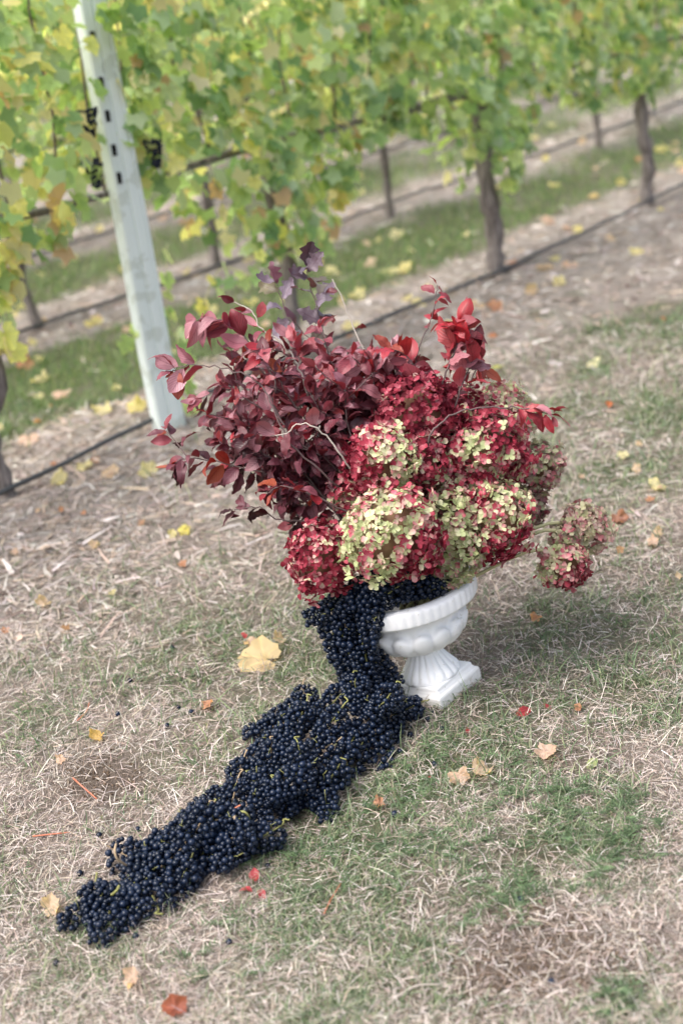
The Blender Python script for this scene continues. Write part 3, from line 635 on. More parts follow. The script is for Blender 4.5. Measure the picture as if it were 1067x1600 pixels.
# ------------------------------------------------------------------ the urn
ub = gp(679, 1074); ub.z = float(gz(ub.x, ub.y)) - .004
urn = thing('garden_urn', ub, 'small white garden urn with fluted foot and ribbed rim holding the flowers', 'urn')
UT = Matrix.Translation(ub) @ Matrix.Rotation(R(-7.0), 4, 'Y') @ Matrix.Rotation(R(-2), 4, 'X')
def lathe(name, prof, mod=None, n=144, close=False):
    V = []; F = []
    for i, (r_, z_) in enumerate(prof):
        for k in range(n):
            a = 2 * math.pi * k / n; rr, zz = (r_, z_) if mod is None else mod(i, r_, z_, a); V.append((rr * math.cos(a), rr * math.sin(a), zz + .012 * max(0, min(1, (zz - .04) / .06))))
    for i in range(len(prof) - 1):
        for k in range(n): F.append((i * n + k, i * n + (k + 1) % n, (i + 1) * n + (k + 1) % n, (i + 1) * n + k))
    return mesh(name, V, F, M['urn'])
bm_ = MB(); yaw = R(47)
def sq(s, z, rr=.004):
    out = []
    for cx, cy, a0 in ((1, 1, 0), (-1, 1, 90), (-1, -1, 180), (1, -1, 270)):
        for a in (0, 45, 90):
            an = R(a0 + a); x = cx * (s / 2 - rr) + math.cos(an) * rr; y = cy * (s / 2 - rr) + math.sin(an) * rr; out.append((x * math.cos(yaw) - y * math.sin(yaw), x * math.sin(yaw) + y * math.cos(yaw), z))
    return out
PL = [(.150, -.03), (.156, 0), (.156, .019), (.153, .023), (.143, .026), (.136, .032), (.134, .038), (.128, .0395), (.04, .040)]
V = []; F = []
for s, z in PL: V += sq(s, z)
for i in range(len(PL) - 1):
    for k in range(12): F.append((i * 12 + k, i * 12 + (k + 1) % 12, (i + 1) * 12 + (k + 1) % 12, (i + 1) * 12 + k))
F.append(tuple((len(PL) - 1) * 12 + k for k in range(12)))
put('plinth', mesh('plinth', V, F, M['urn'], False), UT, urn)
FT = [(.050, .037), (.0675, .0385), (.068, .044), (.066, .048), (.062, .056), (.055, .066), (.047, .078), (.040, .090), (.035, .100), (.034, .104), (.039, .107), (.040, .112), (.034, .115)]
FT = [(a, .037 + (b - .037) * .80) for a, b in FT]
def fmod(i, r_, z_, a):
    w = 1 if 3 <= i <= 8 else 0; f = abs(math.sin(a * 9)) ; return r_ * (1 + w * (.11 * (f ** .7 - .7))), z_
put('foot', lathe('foot', FT, fmod), UT, urn)
BW = [(.020, .112), (.044, .114), (.066, .118), (.086, .126), (.101, .137), (.110, .150), (.114, .161), (.114, .168), (.1045, .171), (.0985, .172), (.102, .185), (.109, .198), (.115, .207)]
BW = [(a, .096 + (b - .112) * (.111 / .095)) for a, b in BW]
def bmod(i, r_, z_, a):
    if 1 <= i <= 8:
        f = abs(math.sin(a * 7)); k = min(1, i / 3); return r_ * (1 + .14 * k * (f ** .5 - .8)), z_ + (.014 * (f - .8) if i >= 5 else 0)
    return r_, z_
put('bowl', lathe('bowl', BW, bmod), UT, urn)
RM = [(.112, .203), (.124, .204), (.142, .2045), (.1485, .206), (.1505, .210), (.1515, .217), (.1525, .232), (.1520, .238), (.1495, .2415), (.146, .2425), (.143, .2445), (.128, .2450), (.122, .241), (.114, .225), (.108, .205), (.100, .175), (.08, .145), (.04, .13), (.001, .127)]
def rmod(i, r_, z_, a):
    if 4 <= i <= 7: f = abs(math.sin(a * 24)) ** .6; return r_ + .0026 * (f - 1) , z_
    return r_, z_
put('rim', lathe('rim', RM, rmod, 240), UT, urn)
def ins(x, y, z): return UT @ Vector((x, y, z))
SRC = ins(0, 0, .2)

# ------------------------------------------------------------------ hydrangeas
FDAT = {}
def floret_mesh(seed, n=4):
    r = random.Random(seed); V = []; F = []; UV = []; a0 = r.uniform(0, 1.5)
    for k in range(n):
        a = a0 + k * 2 * math.pi / n + r.gauss(0, .1); L = r.uniform(.48, .58); w = L * r.uniform(.42, .54); lift = r.uniform(-.1, .6); rnd_ = r.random(); b = len(V); cup = r.uniform(-.05, .2)
        pts = [(0, 0, 0, 0), (-w * .55, .25 * L, .06, .3), (0, .3 * L, -.02, .35), (w * .55, .25 * L, .06, .3), (-w, .62 * L, .1 + cup, .75), (0, .64 * L, 0, .7), (w, .62 * L, .1 + cup * .8, .75), (-w * .55, .93 * L, .05 + cup, 1), (0, 1.04 * L, -.02 + cup * .4, 1), (w * .5, .92 * L, .05 + cup, 1)]
        for x, y, z, t_ in pts:
            zz = z * L + y * lift + r.gauss(0, .01) + k * .008; V.append((x * math.cos(a) - y * math.sin(a), x * math.sin(a) + y * math.cos(a), zz)); UV.append((rnd_, 0, t_))
        F += [(b, b + 2, b + 1), (b, b + 3, b + 2), (b + 1, b + 2, b + 5, b + 4), (b + 2, b + 3, b + 6, b + 5), (b + 4, b + 5, b + 8, b + 7), (b + 5, b + 6, b + 9, b + 8)]
    b = len(V); s = .035; V += [(s, 0, .03), (0, s, .03), (-s, 0, .03), (0, -s, .03), (0, 0, .08)]; UV += [(.5, 0, 0)] * 5; F += [(b, b + 1, b + 4), (b + 1, b + 2, b + 4), (b + 2, b + 3, b + 4), (b + 3, b, b + 4)]
    me = mesh('floret', V, F, M['sepal'], True, None, np.array(UV)); FDAT[me.name] = (np.array(V), F, np.array(UV)); return me
FLO = [floret_mesh(i, 4 if i % 5 else 3) for i in range(14)]
def ico(center, rad, seed, sub=2):
    import bmesh
    bm = bmesh.new(); bmesh.ops.create_icosphere(bm, subdivisions=sub, radius=1)
    V = [Vector(center) + v.co * rad * (1 + .12 * mnoise.noise(v.co * 2 + Vector((seed, 0, 0)))) for v in bm.verts]; F = [tuple(v.index for v in f.verts) for f in bm.faces]; bm.free(); return V, F
hyn = [0]
def hydrangea(px, py, depth, rpx, label, redf, light=1.0, dust=0.0, stretch=(1, 1, 1), fsize=.0212, stem_from=None, flower_n=None, stem_mid=None):
    """redf(up, right, noise) gives the redness of a floret"""
    hyn[0] += 1; sd = hyn[0]; r = random.Random(300 + sd); c = at(px, py, depth); rad = rpx * 1.05 * depth / F_PX
    src = Vector(stem_from) if stem_from is not None else SRC + Vector((r.uniform(-.04, .04), r.uniform(-.04, .04), 0))
    t = thing('hydrangea', src, label, 'flower head', 'hydrangea heads in the white urn')
    mid = Vector(stem_mid) if stem_mid is not None else (src + c) / 2 + Vector((0, 0, .03))
    pth = smooth_path([src, mid, c], 5); V, F = tube(pth, .0042, 7, .08); put('stem', mesh('stem', V, F, M['fstem']), None, t)
    V, F = ico(c, rad * .70, sd); put('flower_core', mesh('flower_core', V, F, M['core']), None, t)
    area = 4 * math.pi * rad * rad; n = int(area / (fsize ** 2 * .35)); cand = []; ga = math.pi * (3 - 5 ** .5)
    out0 = (c - src).normalized()
    for i in range(n):
        z = 1 - 2 * (i + .5) / n; a = ga * i; d = Vector((math.cos(a) * math.sqrt(1 - z * z), math.sin(a) * math.sqrt(1 - z * z), z)); d = (d + rv(.07)).normalized()
        lump = 1.02 + .32 * mnoise.noise(d * 1.9 + Vector((sd * 3.1, 0, 0))) + .14 * mnoise.noise(d * 4.5 + Vector((sd * 1.1, 3, 0))) + r.gauss(0, .05) - (.12 if i % 4 == 0 else 0)
        v = d * rad * lump; v = RGT * (v.x * stretch[0]) + UPV * (v.z * stretch[2]) + FWD * (v.y * stretch[1])
        nr = (RGT * d.x + UPV * d.z + FWD * d.y); nr = (nr + rv(.46)).normalized(); p = c + v
        nn = mnoise.noise(d * 2.2 + Vector((sd, 5, 1))) + .45 * mnoise.noise(d * 6 + Vector((sd, 2, 1))); up_ = d.z; rt = d.x
        f = redf(up_, rt, nn) + r.gauss(0, .09); L = light * r.uniform(.78, 1.15)
        cand.append(((CAMP - p).normalized().dot(nr), FLO[r.randrange(14)], frame_mat(p, nr, rv(1), r.uniform(0, 6.28), fsize * r.uniform(.85, 1.2)), (min(1, max(0, f)), L, max(0, min(1, dust + r.gauss(0, .12) * (dust > 0))), 1)))
    cand.sort(key=lambda q: -q[0])
    for _, me, m, c4_ in cand[:290]: put('floret', me, m, t, c4_)
    if len(cand) > 290:                                                     # the far side of the head, joined
        Vs = []; Fs = []; Cs = []; Us = []; b = 0
        for _, me, m, c4_ in cand[290:]:
            v, f_, u_ = FDAT[me.name]; mm = np.array(Matrix.Translation(-src) @ m); Vs.append(v @ mm[:3, :3].T + mm[:3, 3]); Fs += [tuple(i + b for i in q) for q in f_]; Cs.append(np.tile(c4_[:3], (len(v), 1))); Us.append(u_); b += len(v)
        o = put('floret_mass', mesh('floret_mass', np.concatenate(Vs), Fs, M['sepal_joined'], True, np.concatenate(Cs), np.concatenate(Us)), Matrix.Translation(src), t); tag(o, kind='stuff')
    return t
C0 = ins(0, 0, .24); D = (C0 - CAMP).dot(FWD)        # depth of the middle of the urn mouth
hydrangea(498, 872, D - .14, 46, 'deep crimson hydrangea head lowest left, above the grapes', lambda u, x, n: .76 + .25 * n + (.0 if u < .3 else -.08), .95, stretch=(1, 1, 1.12))
hydrangea(612, 835, D - .22, 66, 'big cream green hydrangea head at the front with crimson lower right edge', lambda u, x, n: .32 + .55 * n + (.40 if x - u > .75 else 0) - .12 * (x < -.3), 1.02, fsize=.0225, stretch=(1.08, 1, .95))
hydrangea(598, 722, D - .13, 52, 'hydrangea head left of centre, pink at left and pale green at right', lambda u, x, n: .46 - .5 * x + .3 * n, 1.0)
hydrangea(655, 652, D - .04, 62, 'dark crimson hydrangea head at the top centre, below the red leaves', lambda u, x, n: .86 + .2 * n, .85)
hydrangea(750, 708, D - .02, 70, 'large crimson hydrangea head with green flecks at centre right', lambda u, x, n: .55 + .6 * n, .95)
hydrangea(776, 812, D - .08, 52, 'hydrangea head at right, cream green above and crimson along the bottom', lambda u, x, n: (.27 if u > -.35 else .75) + .45 * n, .98, stretch=(1, 1, 1.05))
hydrangea(708, 838, D - .10, 50, 'pale green hydrangea head hanging over the urn rim', lambda u, x, n: .14 + .3 * n, .92, stretch=(.8, 1, 1.25))
hydrangea(690, 752, D - .03, 50, 'mixed crimson and green hydrangea head in the middle of the bunch', lambda u, x, n: .46 + .6 * n, .85)
hydrangea(838, 732, D + .12, 34, 'small dusty green hydrangea head at far right behind', lambda u, x, n: .32 + .35 * n, .85, .3)
hydrangea(782, 652, D + .08, 46, 'blush and green hydrangea head behind the red leaf sprig at upper right', lambda u, x, n: .30 + .4 * n, 1.0, .15)
hydrangea(824, 792, D + .14, 26, 'small dull hydrangea head half hidden at the right', lambda u, x, n: .32 + .3 * n, .75, .35)
hydrangea(914, 824, D + .07, 33, 'dusty mauve and cream hydrangea head sticking out farthest right', lambda u, x, n: .24 + .45 * n, 1.0, .42, stem_mid=at(832, 826, D + .02), stretch=(1.05, 1, 1.0))
hydrangea(884, 838, D + .03, 20, 'small dusty green tuft joining the two farthest right hydrangea heads', lambda u, x, n: .3 + .4 * n, .9, .35, stem_mid=at(830, 835, D + .01))
hydrangea(880, 884, D - .02, 34, 'low hydrangea head at far right, pale green top and red underside', lambda u, x, n: (.28 if u - .5 * x > -.25 else .78) + .35 * n, .95, .1, stem_mid=at(822, 862, D - .03), stretch=(1.0, 1, .95))
hydrangea(735, 770, D - .02, 46, 'crimson flecked hydrangea head between the big right one and the rim', lambda u, x, n: .46 + .6 * n, .9)
hydrangea(560, 768, D - .06, 40, 'pink and green hydrangea head squeezed between the front one and the plum leaves', lambda u, x, n: .45 + .5 * n, .9)
hydrangea(705, 655, D + .02, 46, 'crimson hydrangea head right of the dark top one', lambda u, x, n: .78 + .3 * n, .9)
hydrangea(655, 720, D - .10, 40, 'small crimson hydrangea head above the big front one', lambda u, x, n: .72 + .4 * n, .85)
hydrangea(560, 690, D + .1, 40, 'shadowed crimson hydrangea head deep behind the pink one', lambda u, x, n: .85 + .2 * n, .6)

# ------------------------------------------------------------------ red leaf branches
PLUM = [(.24, .05, .065), (.29, .09, .115), (.37, .17, .19), (.15, .03, .042), (.42, .22, .25), (.25, .06, .08), (.33, .08, .095), (.12, .022, .032), (.33, .14, .17)]
REDS = [(.38, .03, .045), (.30, .024, .035), (.44, .07, .075), (.27, .045, .06), (.40, .16, .18)]
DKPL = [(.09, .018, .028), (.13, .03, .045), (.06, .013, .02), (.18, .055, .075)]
RUST = [(.28, .05, .03), (.34, .08, .04)]
GREY = [(.15, .125, .16), (.20, .17, .21), (.12, .09, .11), (.17, .15, .11)]
brn = [0]
def branch(pts, label, n, cols, start=.35, size=(.036, .066), stemr=.0028, spread=.55, tip=3, mix=.12, alt=RUST, bark='twig', leaves=None, twigs=0, cat='leafy branch', name='leafy_branch', group='red leafed branches in the urn'):
    brn[0] += 1; r = random.Random(500 + brn[0]); leaves = leaves or SLEAF; P = smooth_path(pts, 5)
    P = [p + Vector((r.gauss(0, .0015), r.gauss(0, .0015), r.gauss(0, .0015))) for p in P]
    t = thing(name, P[0], label, cat, group)
    V, F = tube(P, [stemr * (1 - .65 * i / len(P)) for i in range(len(P))], 6, .1, seed=brn[0]); put('stem', mesh('stem', V, F, M[bark]), None, t)
    tracks = [(P, start, n)]
    for k in range(twigs):
        i = int(len(P) * r.uniform(.35, .85)); d = (P[min(i + 2, len(P) - 1)] - P[i - 2]).normalized(); o = d.orthogonal(); o.rotate(Quaternion(d, r.uniform(0, 6.28))); e = P[i] + (d * .7 + o * .6) * r.uniform(.05, .10)
        Q = smooth_path([P[i], (P[i] + e) / 2 + rv(.004), e], 3); V, F = tube(Q, [.0015 * (1 - .4 * j / len(Q)) for j in range(len(Q))], 5); put('twig', mesh('twig', V, F, M[bark]), None, t); tracks.append((Q, .3, 5))
    for P_, st, n_ in tracks:
        for i in range(n_ + tip):
            s = st + (1 - st) * (i + .5) / n_ if i < n_ else 1.0
            s = min(s, 1.0); idx = min(int(s * (len(P_) - 1)), len(P_) - 2); p = P_[idx] + (P_[idx + 1] - P_[idx]) * (s * (len(P_) - 1) - idx); d = (P_[idx + 1] - P_[idx]).normalized()
            o = d.orthogonal().normalized(); o.rotate(Quaternion(d, i * 2.4 + r.gauss(0, .5)))
            ldir = (d * r.uniform(.25, .9) + o * spread * r.uniform(.7, 1.6) - Vector((0, 0, r.uniform(0, .55)))).normalized()
            nrm = Vector((r.gauss(-.1, .55), r.gauss(-.35, .45), .8)) ; c = r.choice(alt) if r.random() < mix else r.choice(cols); k = r.uniform(.75, 1.2)
            z = (nrm - ldir * nrm.dot(ldir)).normalized()
            m = Matrix((ldir.cross(z), ldir, z)).transposed().to_4x4(); L = r.uniform(*size) * (.75 if i >= n_ else 1); m = m @ Matrix.Diagonal((L, L, L, 1)); m.translation = p + ldir * .004
            put('leaf', r.choice(leaves), m, t, (c[0] * k, c[1] * k, c[2] * k, 1))
    return t
def B(l): return [SRC + Vector((0, 0, .0))] + [at(x, y, D + dz) for x, y, dz in l]
branch(B([(560, 800, -.05), (514, 750, -.12), (453, 693, -.16), (431, 649, -.17), (409, 604, -.17), (377, 582, -.16), (326, 572, -.15), (288, 571, -.14), (272, 580, -.13)]), 'bare grey stem ending in curled plum leaves farthest left, in front of the post', 7, PLUM, .78, (.05, .07), tip=3)
branch(B([(560, 780, .0), (470, 700, -.08), (428, 633, -.11), (431, 607, -.12), (422, 578, -.12), (399, 547, -.11), (367, 508, -.10), (340, 500, -.1), (310, 498, -.1)]), 'plum branch with a pale pink tuft of leaves at the upper left', 14, [(.40, .18, .21), (.34, .12, .15), (.46, .22, .24), (.26, .06, .085)], .66, (.05, .07), tip=3)
branch(B([(560, 740, .02), (489, 636, -.05), (473, 591, -.07), (457, 556, -.08), (431, 527, -.08), (406, 512, -.08), (393, 486, -.07), (364, 472, -.06)]), 'long arching pale twig over the top left of the bouquet', 9, PLUM, .5, (.035, .055), bark='pale_twig', tip=1, mix=.3, alt=REDS)
branch(B([(590, 800, -.08), (540, 725, -.16), (511, 680, -.18), (469, 661, -.18), (440, 680, -.17), (400, 680, -.15)]), 'forked grey twig crossing the middle of the plum leaves', 6, PLUM, .45, (.04, .06), bark='pale_twig', tip=1)
branch(B([(540, 800, .02), (470, 752, -.02), (400, 735, -.04), (340, 722, -.04), (295, 716, -.04), (275, 722, -.04)]), 'dark plum branch reaching low left with leaves drooping', 14, DKPL + PLUM[:2], .55, (.045, .062), tip=3, twigs=1)
branch(B([(560, 830, .0), (500, 815, -.04), (440, 812, -.05), (410, 795, -.05), (392, 792, -.05), (365, 796, -.05)]), 'lowest left twig with a few dark purple leaves near its tip', 6, DKPL, .55, (.035, .055), tip=2)
branch(B([(560, 820, -.1), (520, 790, -.14), (480, 770, -.15), (440, 760, -.15), (420, 770, -.14)]), 'plum red branch low in front with leaves pointing down left', 13, PLUM[:2] + DKPL + REDS[1:2], .45, (.04, .062), tip=3)
branch(B([(600, 760, .06), (590, 600, .08), (556, 521, .08), (536, 470, .08), (520, 438, .08)]), 'bare pale twig standing up at the top of the bouquet', 2, PLUM, .5, (.03, .045), bark='pale_twig', tip=0)
branch(B([(570, 700, .10), (530, 590, .12), (510, 530, .12), (497, 490, .12), (487, 450, .12), (478, 418, .12)]), 'dusky grey purple sprig standing highest at the back left', 12, GREY, .55, (.05, .075), tip=2, leaves=LLEAF, mix=.1, alt=[(.45, .2, .2)], group='branches in the urn')
branch(B([(560, 700, .12), (520, 600, .14), (490, 540, .15), (450, 490, .16), (432, 440, .16)]), 'grey green leafed sprig behind the dusky one at the top left', 8, GREY + [(.16, .15, .08)], .6, (.05, .07), tip=2, leaves=LLEAF, mix=0, group='branches in the urn')
branch(B([(640, 720, .0), (643, 598, -.02), (650, 560, -.02), (664, 520, -.02), (676, 490, -.02), (680, 465, -.02), (684, 446, -.02)]), 'upright sprig with small bright red leaves at the top right', 9, REDS, .58, (.03, .042), stemr=.002, tip=1, mix=0)
branch(B([(680, 700, -.04), (690, 610, -.08), (700, 570, -.09), (712, 545, -.09), (717, 520, -.09), (716, 505, -.09)]), 'bright red leaf spray just right of the upright sprig', 26, REDS, .45, (.055, .078), stemr=.0025, tip=3, mix=.1)
branch(B([(665, 740, -.1), (672, 682, -.17), (690, 660, -.17), (713, 645, -.16), (754, 637, -.15), (800, 637, -.14), (829, 640, -.14), (862, 648, -.14)]), 'arching grey twig with bright red leaves reaching right over the hydrangeas', 12, REDS, .74, (.038, .055), tip=2, mix=0)
branch(B([(690, 720, -.05), (715, 620, -.08), (735, 570, -.08), (742, 540, -.08)]), 'broad red leafed shoot leaning right beside the bright spray', 14, REDS + PLUM[2:5], .5, (.05, .07), tip=3)
branch(B([(660, 700, .0), (655, 610, -.03), (640, 560, -.04), (610, 545, -.04)]), 'reddish shoot bending left over the centre top of the bouquet', 16, REDS + PLUM, .4, (.045, .068), tip=3)
branch(B([(640, 700, .02), (620, 610, .02), (600, 570, .0), (585, 555, .0)]), 'pinkish plum shoot at the centre top between the masses', 16, PLUM + REDS[4:], .35, (.045, .066), tip=3)
branch(B([(680, 700, .04), (735, 600, .05), (745, 560, .05), (752, 575, .05)]), 'short rusty red leafed twig behind the bright red spray', 8, RUST + REDS, .5, (.04, .055), tip=2)
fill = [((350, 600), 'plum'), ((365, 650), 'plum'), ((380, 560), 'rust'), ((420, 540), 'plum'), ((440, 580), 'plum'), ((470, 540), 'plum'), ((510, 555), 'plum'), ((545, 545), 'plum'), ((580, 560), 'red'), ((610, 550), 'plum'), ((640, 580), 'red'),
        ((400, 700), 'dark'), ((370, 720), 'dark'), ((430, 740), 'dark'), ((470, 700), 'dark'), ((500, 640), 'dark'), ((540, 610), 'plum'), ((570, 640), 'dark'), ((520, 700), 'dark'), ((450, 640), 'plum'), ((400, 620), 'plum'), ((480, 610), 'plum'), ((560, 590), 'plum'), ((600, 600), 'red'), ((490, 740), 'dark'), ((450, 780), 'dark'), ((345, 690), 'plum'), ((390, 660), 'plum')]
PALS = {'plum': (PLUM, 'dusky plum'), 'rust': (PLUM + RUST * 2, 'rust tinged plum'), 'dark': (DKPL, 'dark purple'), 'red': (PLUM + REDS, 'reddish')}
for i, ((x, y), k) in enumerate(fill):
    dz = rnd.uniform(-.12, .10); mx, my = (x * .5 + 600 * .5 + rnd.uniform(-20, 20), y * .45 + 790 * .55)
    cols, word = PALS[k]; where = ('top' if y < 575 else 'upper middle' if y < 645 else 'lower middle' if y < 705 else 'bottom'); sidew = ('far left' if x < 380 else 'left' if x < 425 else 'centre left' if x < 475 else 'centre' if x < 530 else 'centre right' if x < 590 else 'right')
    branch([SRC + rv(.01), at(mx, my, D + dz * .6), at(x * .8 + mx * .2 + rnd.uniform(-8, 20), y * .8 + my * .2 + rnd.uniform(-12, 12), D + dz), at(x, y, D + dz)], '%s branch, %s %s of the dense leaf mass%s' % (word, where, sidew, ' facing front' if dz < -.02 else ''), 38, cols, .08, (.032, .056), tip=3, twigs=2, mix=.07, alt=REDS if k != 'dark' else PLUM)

# ------------------------------------------------------------------ grapes
def bunch_layout(seed, L=.115, R0=.036, br=.0062):
    r = random.Random(seed); P = []; tries = 0
    while len(P) < 105 and tries < 5000:
        tries += 1; s = r.random(); lay_ = 1.0 if r.random() < .85 else .55; rad = R0 * (1 - .62 * s ** 1.3) * min(1, (s + .06) * 4) ** .5 * lay_; a = r.uniform(0, 6.283)
        p = Vector((math.cos(a) * rad + r.gauss(0, .0012), math.sin(a) * rad + r.gauss(0, .0012), s * L)); s_ = r.choice((r.uniform(.68, .9), r.uniform(.88, 1.16), r.uniform(.88, 1.16)))
        if all((p - q).length > br * .86 * (s_ + t_) for q, t_ in P): P.append((p, s_))
    return P
LAY = [bunch_layout(i, .10 + .006 * (i % 5), .030 + .0025 * (i % 4)) for i in range(9)]
import bmesh
def berry_mesh(seed):
    bm = bmesh.new(); bmesh.ops.create_icosphere(bm, subdivisions=3, radius=1)
    V = []
    for v in bm.verts:
        c = v.co.copy(); k = 1.0
        if c.z > .9: k = 1 - .9 * (c.z - .9)
        if c.z < -.97: k = .95
        c = c * (k * (1 + .02 * mnoise.noise(c * 1.5 + Vector((seed, 0, 0))))); V.append((c.x, c.y, c.z * 1.04))
    F = [tuple(v.index for v in f.verts) for f in bm.faces]; bm.free(); return mesh('berry', V, F, M['grape'])
BER = [berry_mesh(i) for i in range(3)]
bn = [0]
def bunch(c, axis_, label, flat=.8, stalk=True, scl=1.0, gr='bunches of dark grapes spilling from the urn', stmat=None):
    """c: middle of the bunch; axis_: direction from stalk to tip"""
    bn[0] += 1; r = random.Random(900 + bn[0]); lay_ = LAY[bn[0] % 9]; z = Vector(axis_).normalized(); x = Vector((0, 0, 1)).cross(z)
    if x.length < .2: x = Vector((1, 0, 0)).cross(z)
    x.normalize(); y = z.cross(x); c = Vector(c); t = thing('grape_bunch', c, label, 'bunch of grapes', gr); br = .0062 * scl * r.uniform(.9, 1.08); a0 = r.uniform(0, 6.28)
    for p, s in lay_:
        p = p * scl; px_ = p.x * math.cos(a0) - p.y * math.sin(a0); py_ = p.x * math.sin(a0) + p.y * math.cos(a0)
        w = c + x * px_ * 1.1 + y * py_ * flat + z * (p.z - .052 * scl)
        if flat < 1 and w.z < float(gz(w.x, w.y)) - .004: continue
        m = Matrix.Translation(w) @ Euler((r.uniform(0, 6), r.uniform(0, 6), 0)).to_matrix().to_4x4() @ Matrix.Diagonal((br * s, br * s, br * s, 1))
        put('berry', BER[r.randrange(3)], m, t)
    e = c - z * .055 * scl; up = Vector((0, 0, 1)); Q = smooth_path([c, e + up * .008, e - z * .010 + up * .012 + x * r.gauss(0, .006), e - z * .014 + up * (.016 if stmat else .008) + x * r.gauss(0, .008)], 4)
    V, F = tube(Q, [.0016, ] * (len(Q) - 1) + [.002], 6, .1); put('stalk', mesh('stalk', V, F, M[stmat or r.choice(['stalk', 'stalk_brown', 'stalk'])]), None, t)
    for k in range(1):                                                       # little green branchlets between the berries
        a = r.uniform(.3, 2.8); s = r.uniform(.1, .8); q = c + z * (s - .45) * .1; d = (x * math.cos(a) + y * math.sin(a) * flat); d = d if d.z > -.2 else -d
        V, F = tube([q, q + d * .024, q + d * .033 + z * .004], [.0009, .0009, .0006], 4); mb = MB(); mb.add(V, F); V, F = tube([q + d * .030, q + d * .036 - z * .006 + x * .003], .0008, 4); mb.add(V, F)
        put('branchlet', mb.build('branchlet', M['stalk']), None, t)
DN = Vector((0, 0, -1))
def trail_dir(px, py): return (gp(px - 40, py + 38) - gp(px, py)).normalized()
hang = [(660, 917, -.10, (1, -.2, -.1)), (628, 912, -.06, (-.9, -.3, 0)), (606, 928, -.13, (-1, -.3, -.3)), (575, 915, -.08, (-1, 0, -.2)), (560, 935, -.12, (-1, -.2, -.4)), (513, 955, -.07, (-1, -.1, -.15)), (536, 945, -.02, (-1, .1, -.2)),
        (578, 968, -.12, (-.2, -.2, -1)), (540, 985, -.08, (-.1, -.1, -1)), (522, 1000, -.03, (0, 0, -1)), (570, 1005, -.02, (-.2, 0, -1)), (548, 1030, -.06, (.2, -.1, -1)), (575, 1042, -.07, (.1, -.1, -1)), (600, 1048, -.04, (.6, -.1, -.7)), (560, 1062, -.01, (0, -.1, -1)), (590, 1075, -.03, (.3, -.3, -.9)), (545, 1050, .0, (0, 0, -1)), (610, 1082, .0, (.4, -.2, -.6))]
for i, (x, y, dz, a) in enumerate(hang):
    where = 'dark grape bunch lying inside the urn mouth under the hydrangeas' if x > 595 and y < 935 else ('dark grape bunch overhanging at the upper left of the urn' if y < 960 else ('dark grape bunch in the column hanging down the left of the urn' if y < 1045 else 'dark grape bunch at the foot of the hanging column beside the urn'))
    if (x, y) == (513, 955): where = 'dark grape bunch sticking out farthest left beneath the crimson hydrangea'
    if (x, y) == (600, 1048): where = 'dark grape bunch jutting right against the urn foot'
    bunch(at(x, y, D + dz), a, where, 1.0, stalk=False)
floor_b = [(560, 1098, .075), (600, 1108, .06), (520, 1110, .055), (575, 1130, .06), (612, 1135, .03), (480, 1105, .03), (448, 1118, .022), (425, 1140, .02), (465, 1140, .05), (515, 1145, .065), (550, 1165, .05), (590, 1165, .022), (412, 1168, .022), (450, 1172, .055), (495, 1180, .06), (540, 1195, .025), (630, 1112, .018), (425, 1200, .045), (465, 1212, .055), (395, 1205, .022), (505, 1222, .028), (365, 1220, .022), (395, 1238, .05), (435, 1240, .05), (495, 1250, .022),
           (355, 1262, .045), (318, 1258, .02), (400, 1268, .045), (290, 1282, .022), (330, 1290, .05), (370, 1300, .055), (395, 1318, .03), (355, 1335, .03), (300, 1305, .045), (262, 1302, .022), (270, 1330, .04), (232, 1328, .02), (310, 1335, .02), (200, 1340, .018), (240, 1355, .035), (205, 1372, .022), (270, 1380, .02), (228, 1395, .024), (170, 1392, .022), (190, 1415, .022), (140, 1412, .022), (128, 1420, .02), (160, 1428, .018), (300, 1350, .02), (440, 1262, .018)]
for i, (x, y, h) in enumerate(floor_b):
    h = max(.024, h * 1.1 + rnd.uniform(-.018, .012)) if h > .024 else h; p = gp(x + (10 if y > 1200 else 0), y + 4, h); p.z = float(gz(p.x, p.y)) + (max(h, .022) - .022) * 1.3 + .022; a = trail_dir(x, y); a.rotate(Quaternion((0, 0, 1), rnd.gauss(0, .7))); a.z = rnd.gauss(-.12, .3)
    mx_ = np.interp(y, [1090, 1130, 1170, 1200, 1240, 1270, 1300, 1340, 1370, 1400, 1430], [540, 525, 505, 450, 420, 390, 335, 290, 240, 210, 160]); hw_ = np.interp(y, [1090, 1130, 1200, 1300, 1400], [90, 115, 105, 85, 70])
    sect = ('top of the heap by the plinth' if y < 1120 else 'broad heap below the urn' if y < 1160 else 'heap narrowing into the trail' if y < 1205 else 'middle of the grape trail' if y < 1245 else 'trail just past its middle' if y < 1285 else 'wide lower trail by the curved stalk' if y < 1325 else 'narrowing lower left part of the trail' if y < 1378 else 'thin end of the trail')
    sidw = 'at the left edge of the ' if x < mx_ - hw_ * .38 else 'at the right edge of the ' if x > mx_ + hw_ * .38 else 'on the crest of the '
    lab = 'grape bunch ' + sidw + sect
    gm = None
    if (x, y) == (128, 1420): lab = 'last grape bunch at the tip of the trail beside a tan leaf'; a = Vector((-1, -.35, 0))
    elif (x, y) == (495, 1250): lab = 'grape bunch bulging from the right side of the trail halfway down'; a = Vector((.3, -1, -.1))
    elif (x, y) == (395, 1318): lab = 'plump grape bunch at the right edge with a curved green stalk'; gm = 'stalk'
    elif (x, y) == (200, 1340): lab = 'grape bunch at the left edge with a curled brown stalk'; gm = 'stalk_brown'
    elif (x, y) == (630, 1112): lab = 'grape bunch touching the white plinth at the right end of the heap'
    bunch(p, a, lab, 1.0, scl=rnd.uniform(.82, .98) * (1.1 if y > 1290 else 1), stmat=gm)
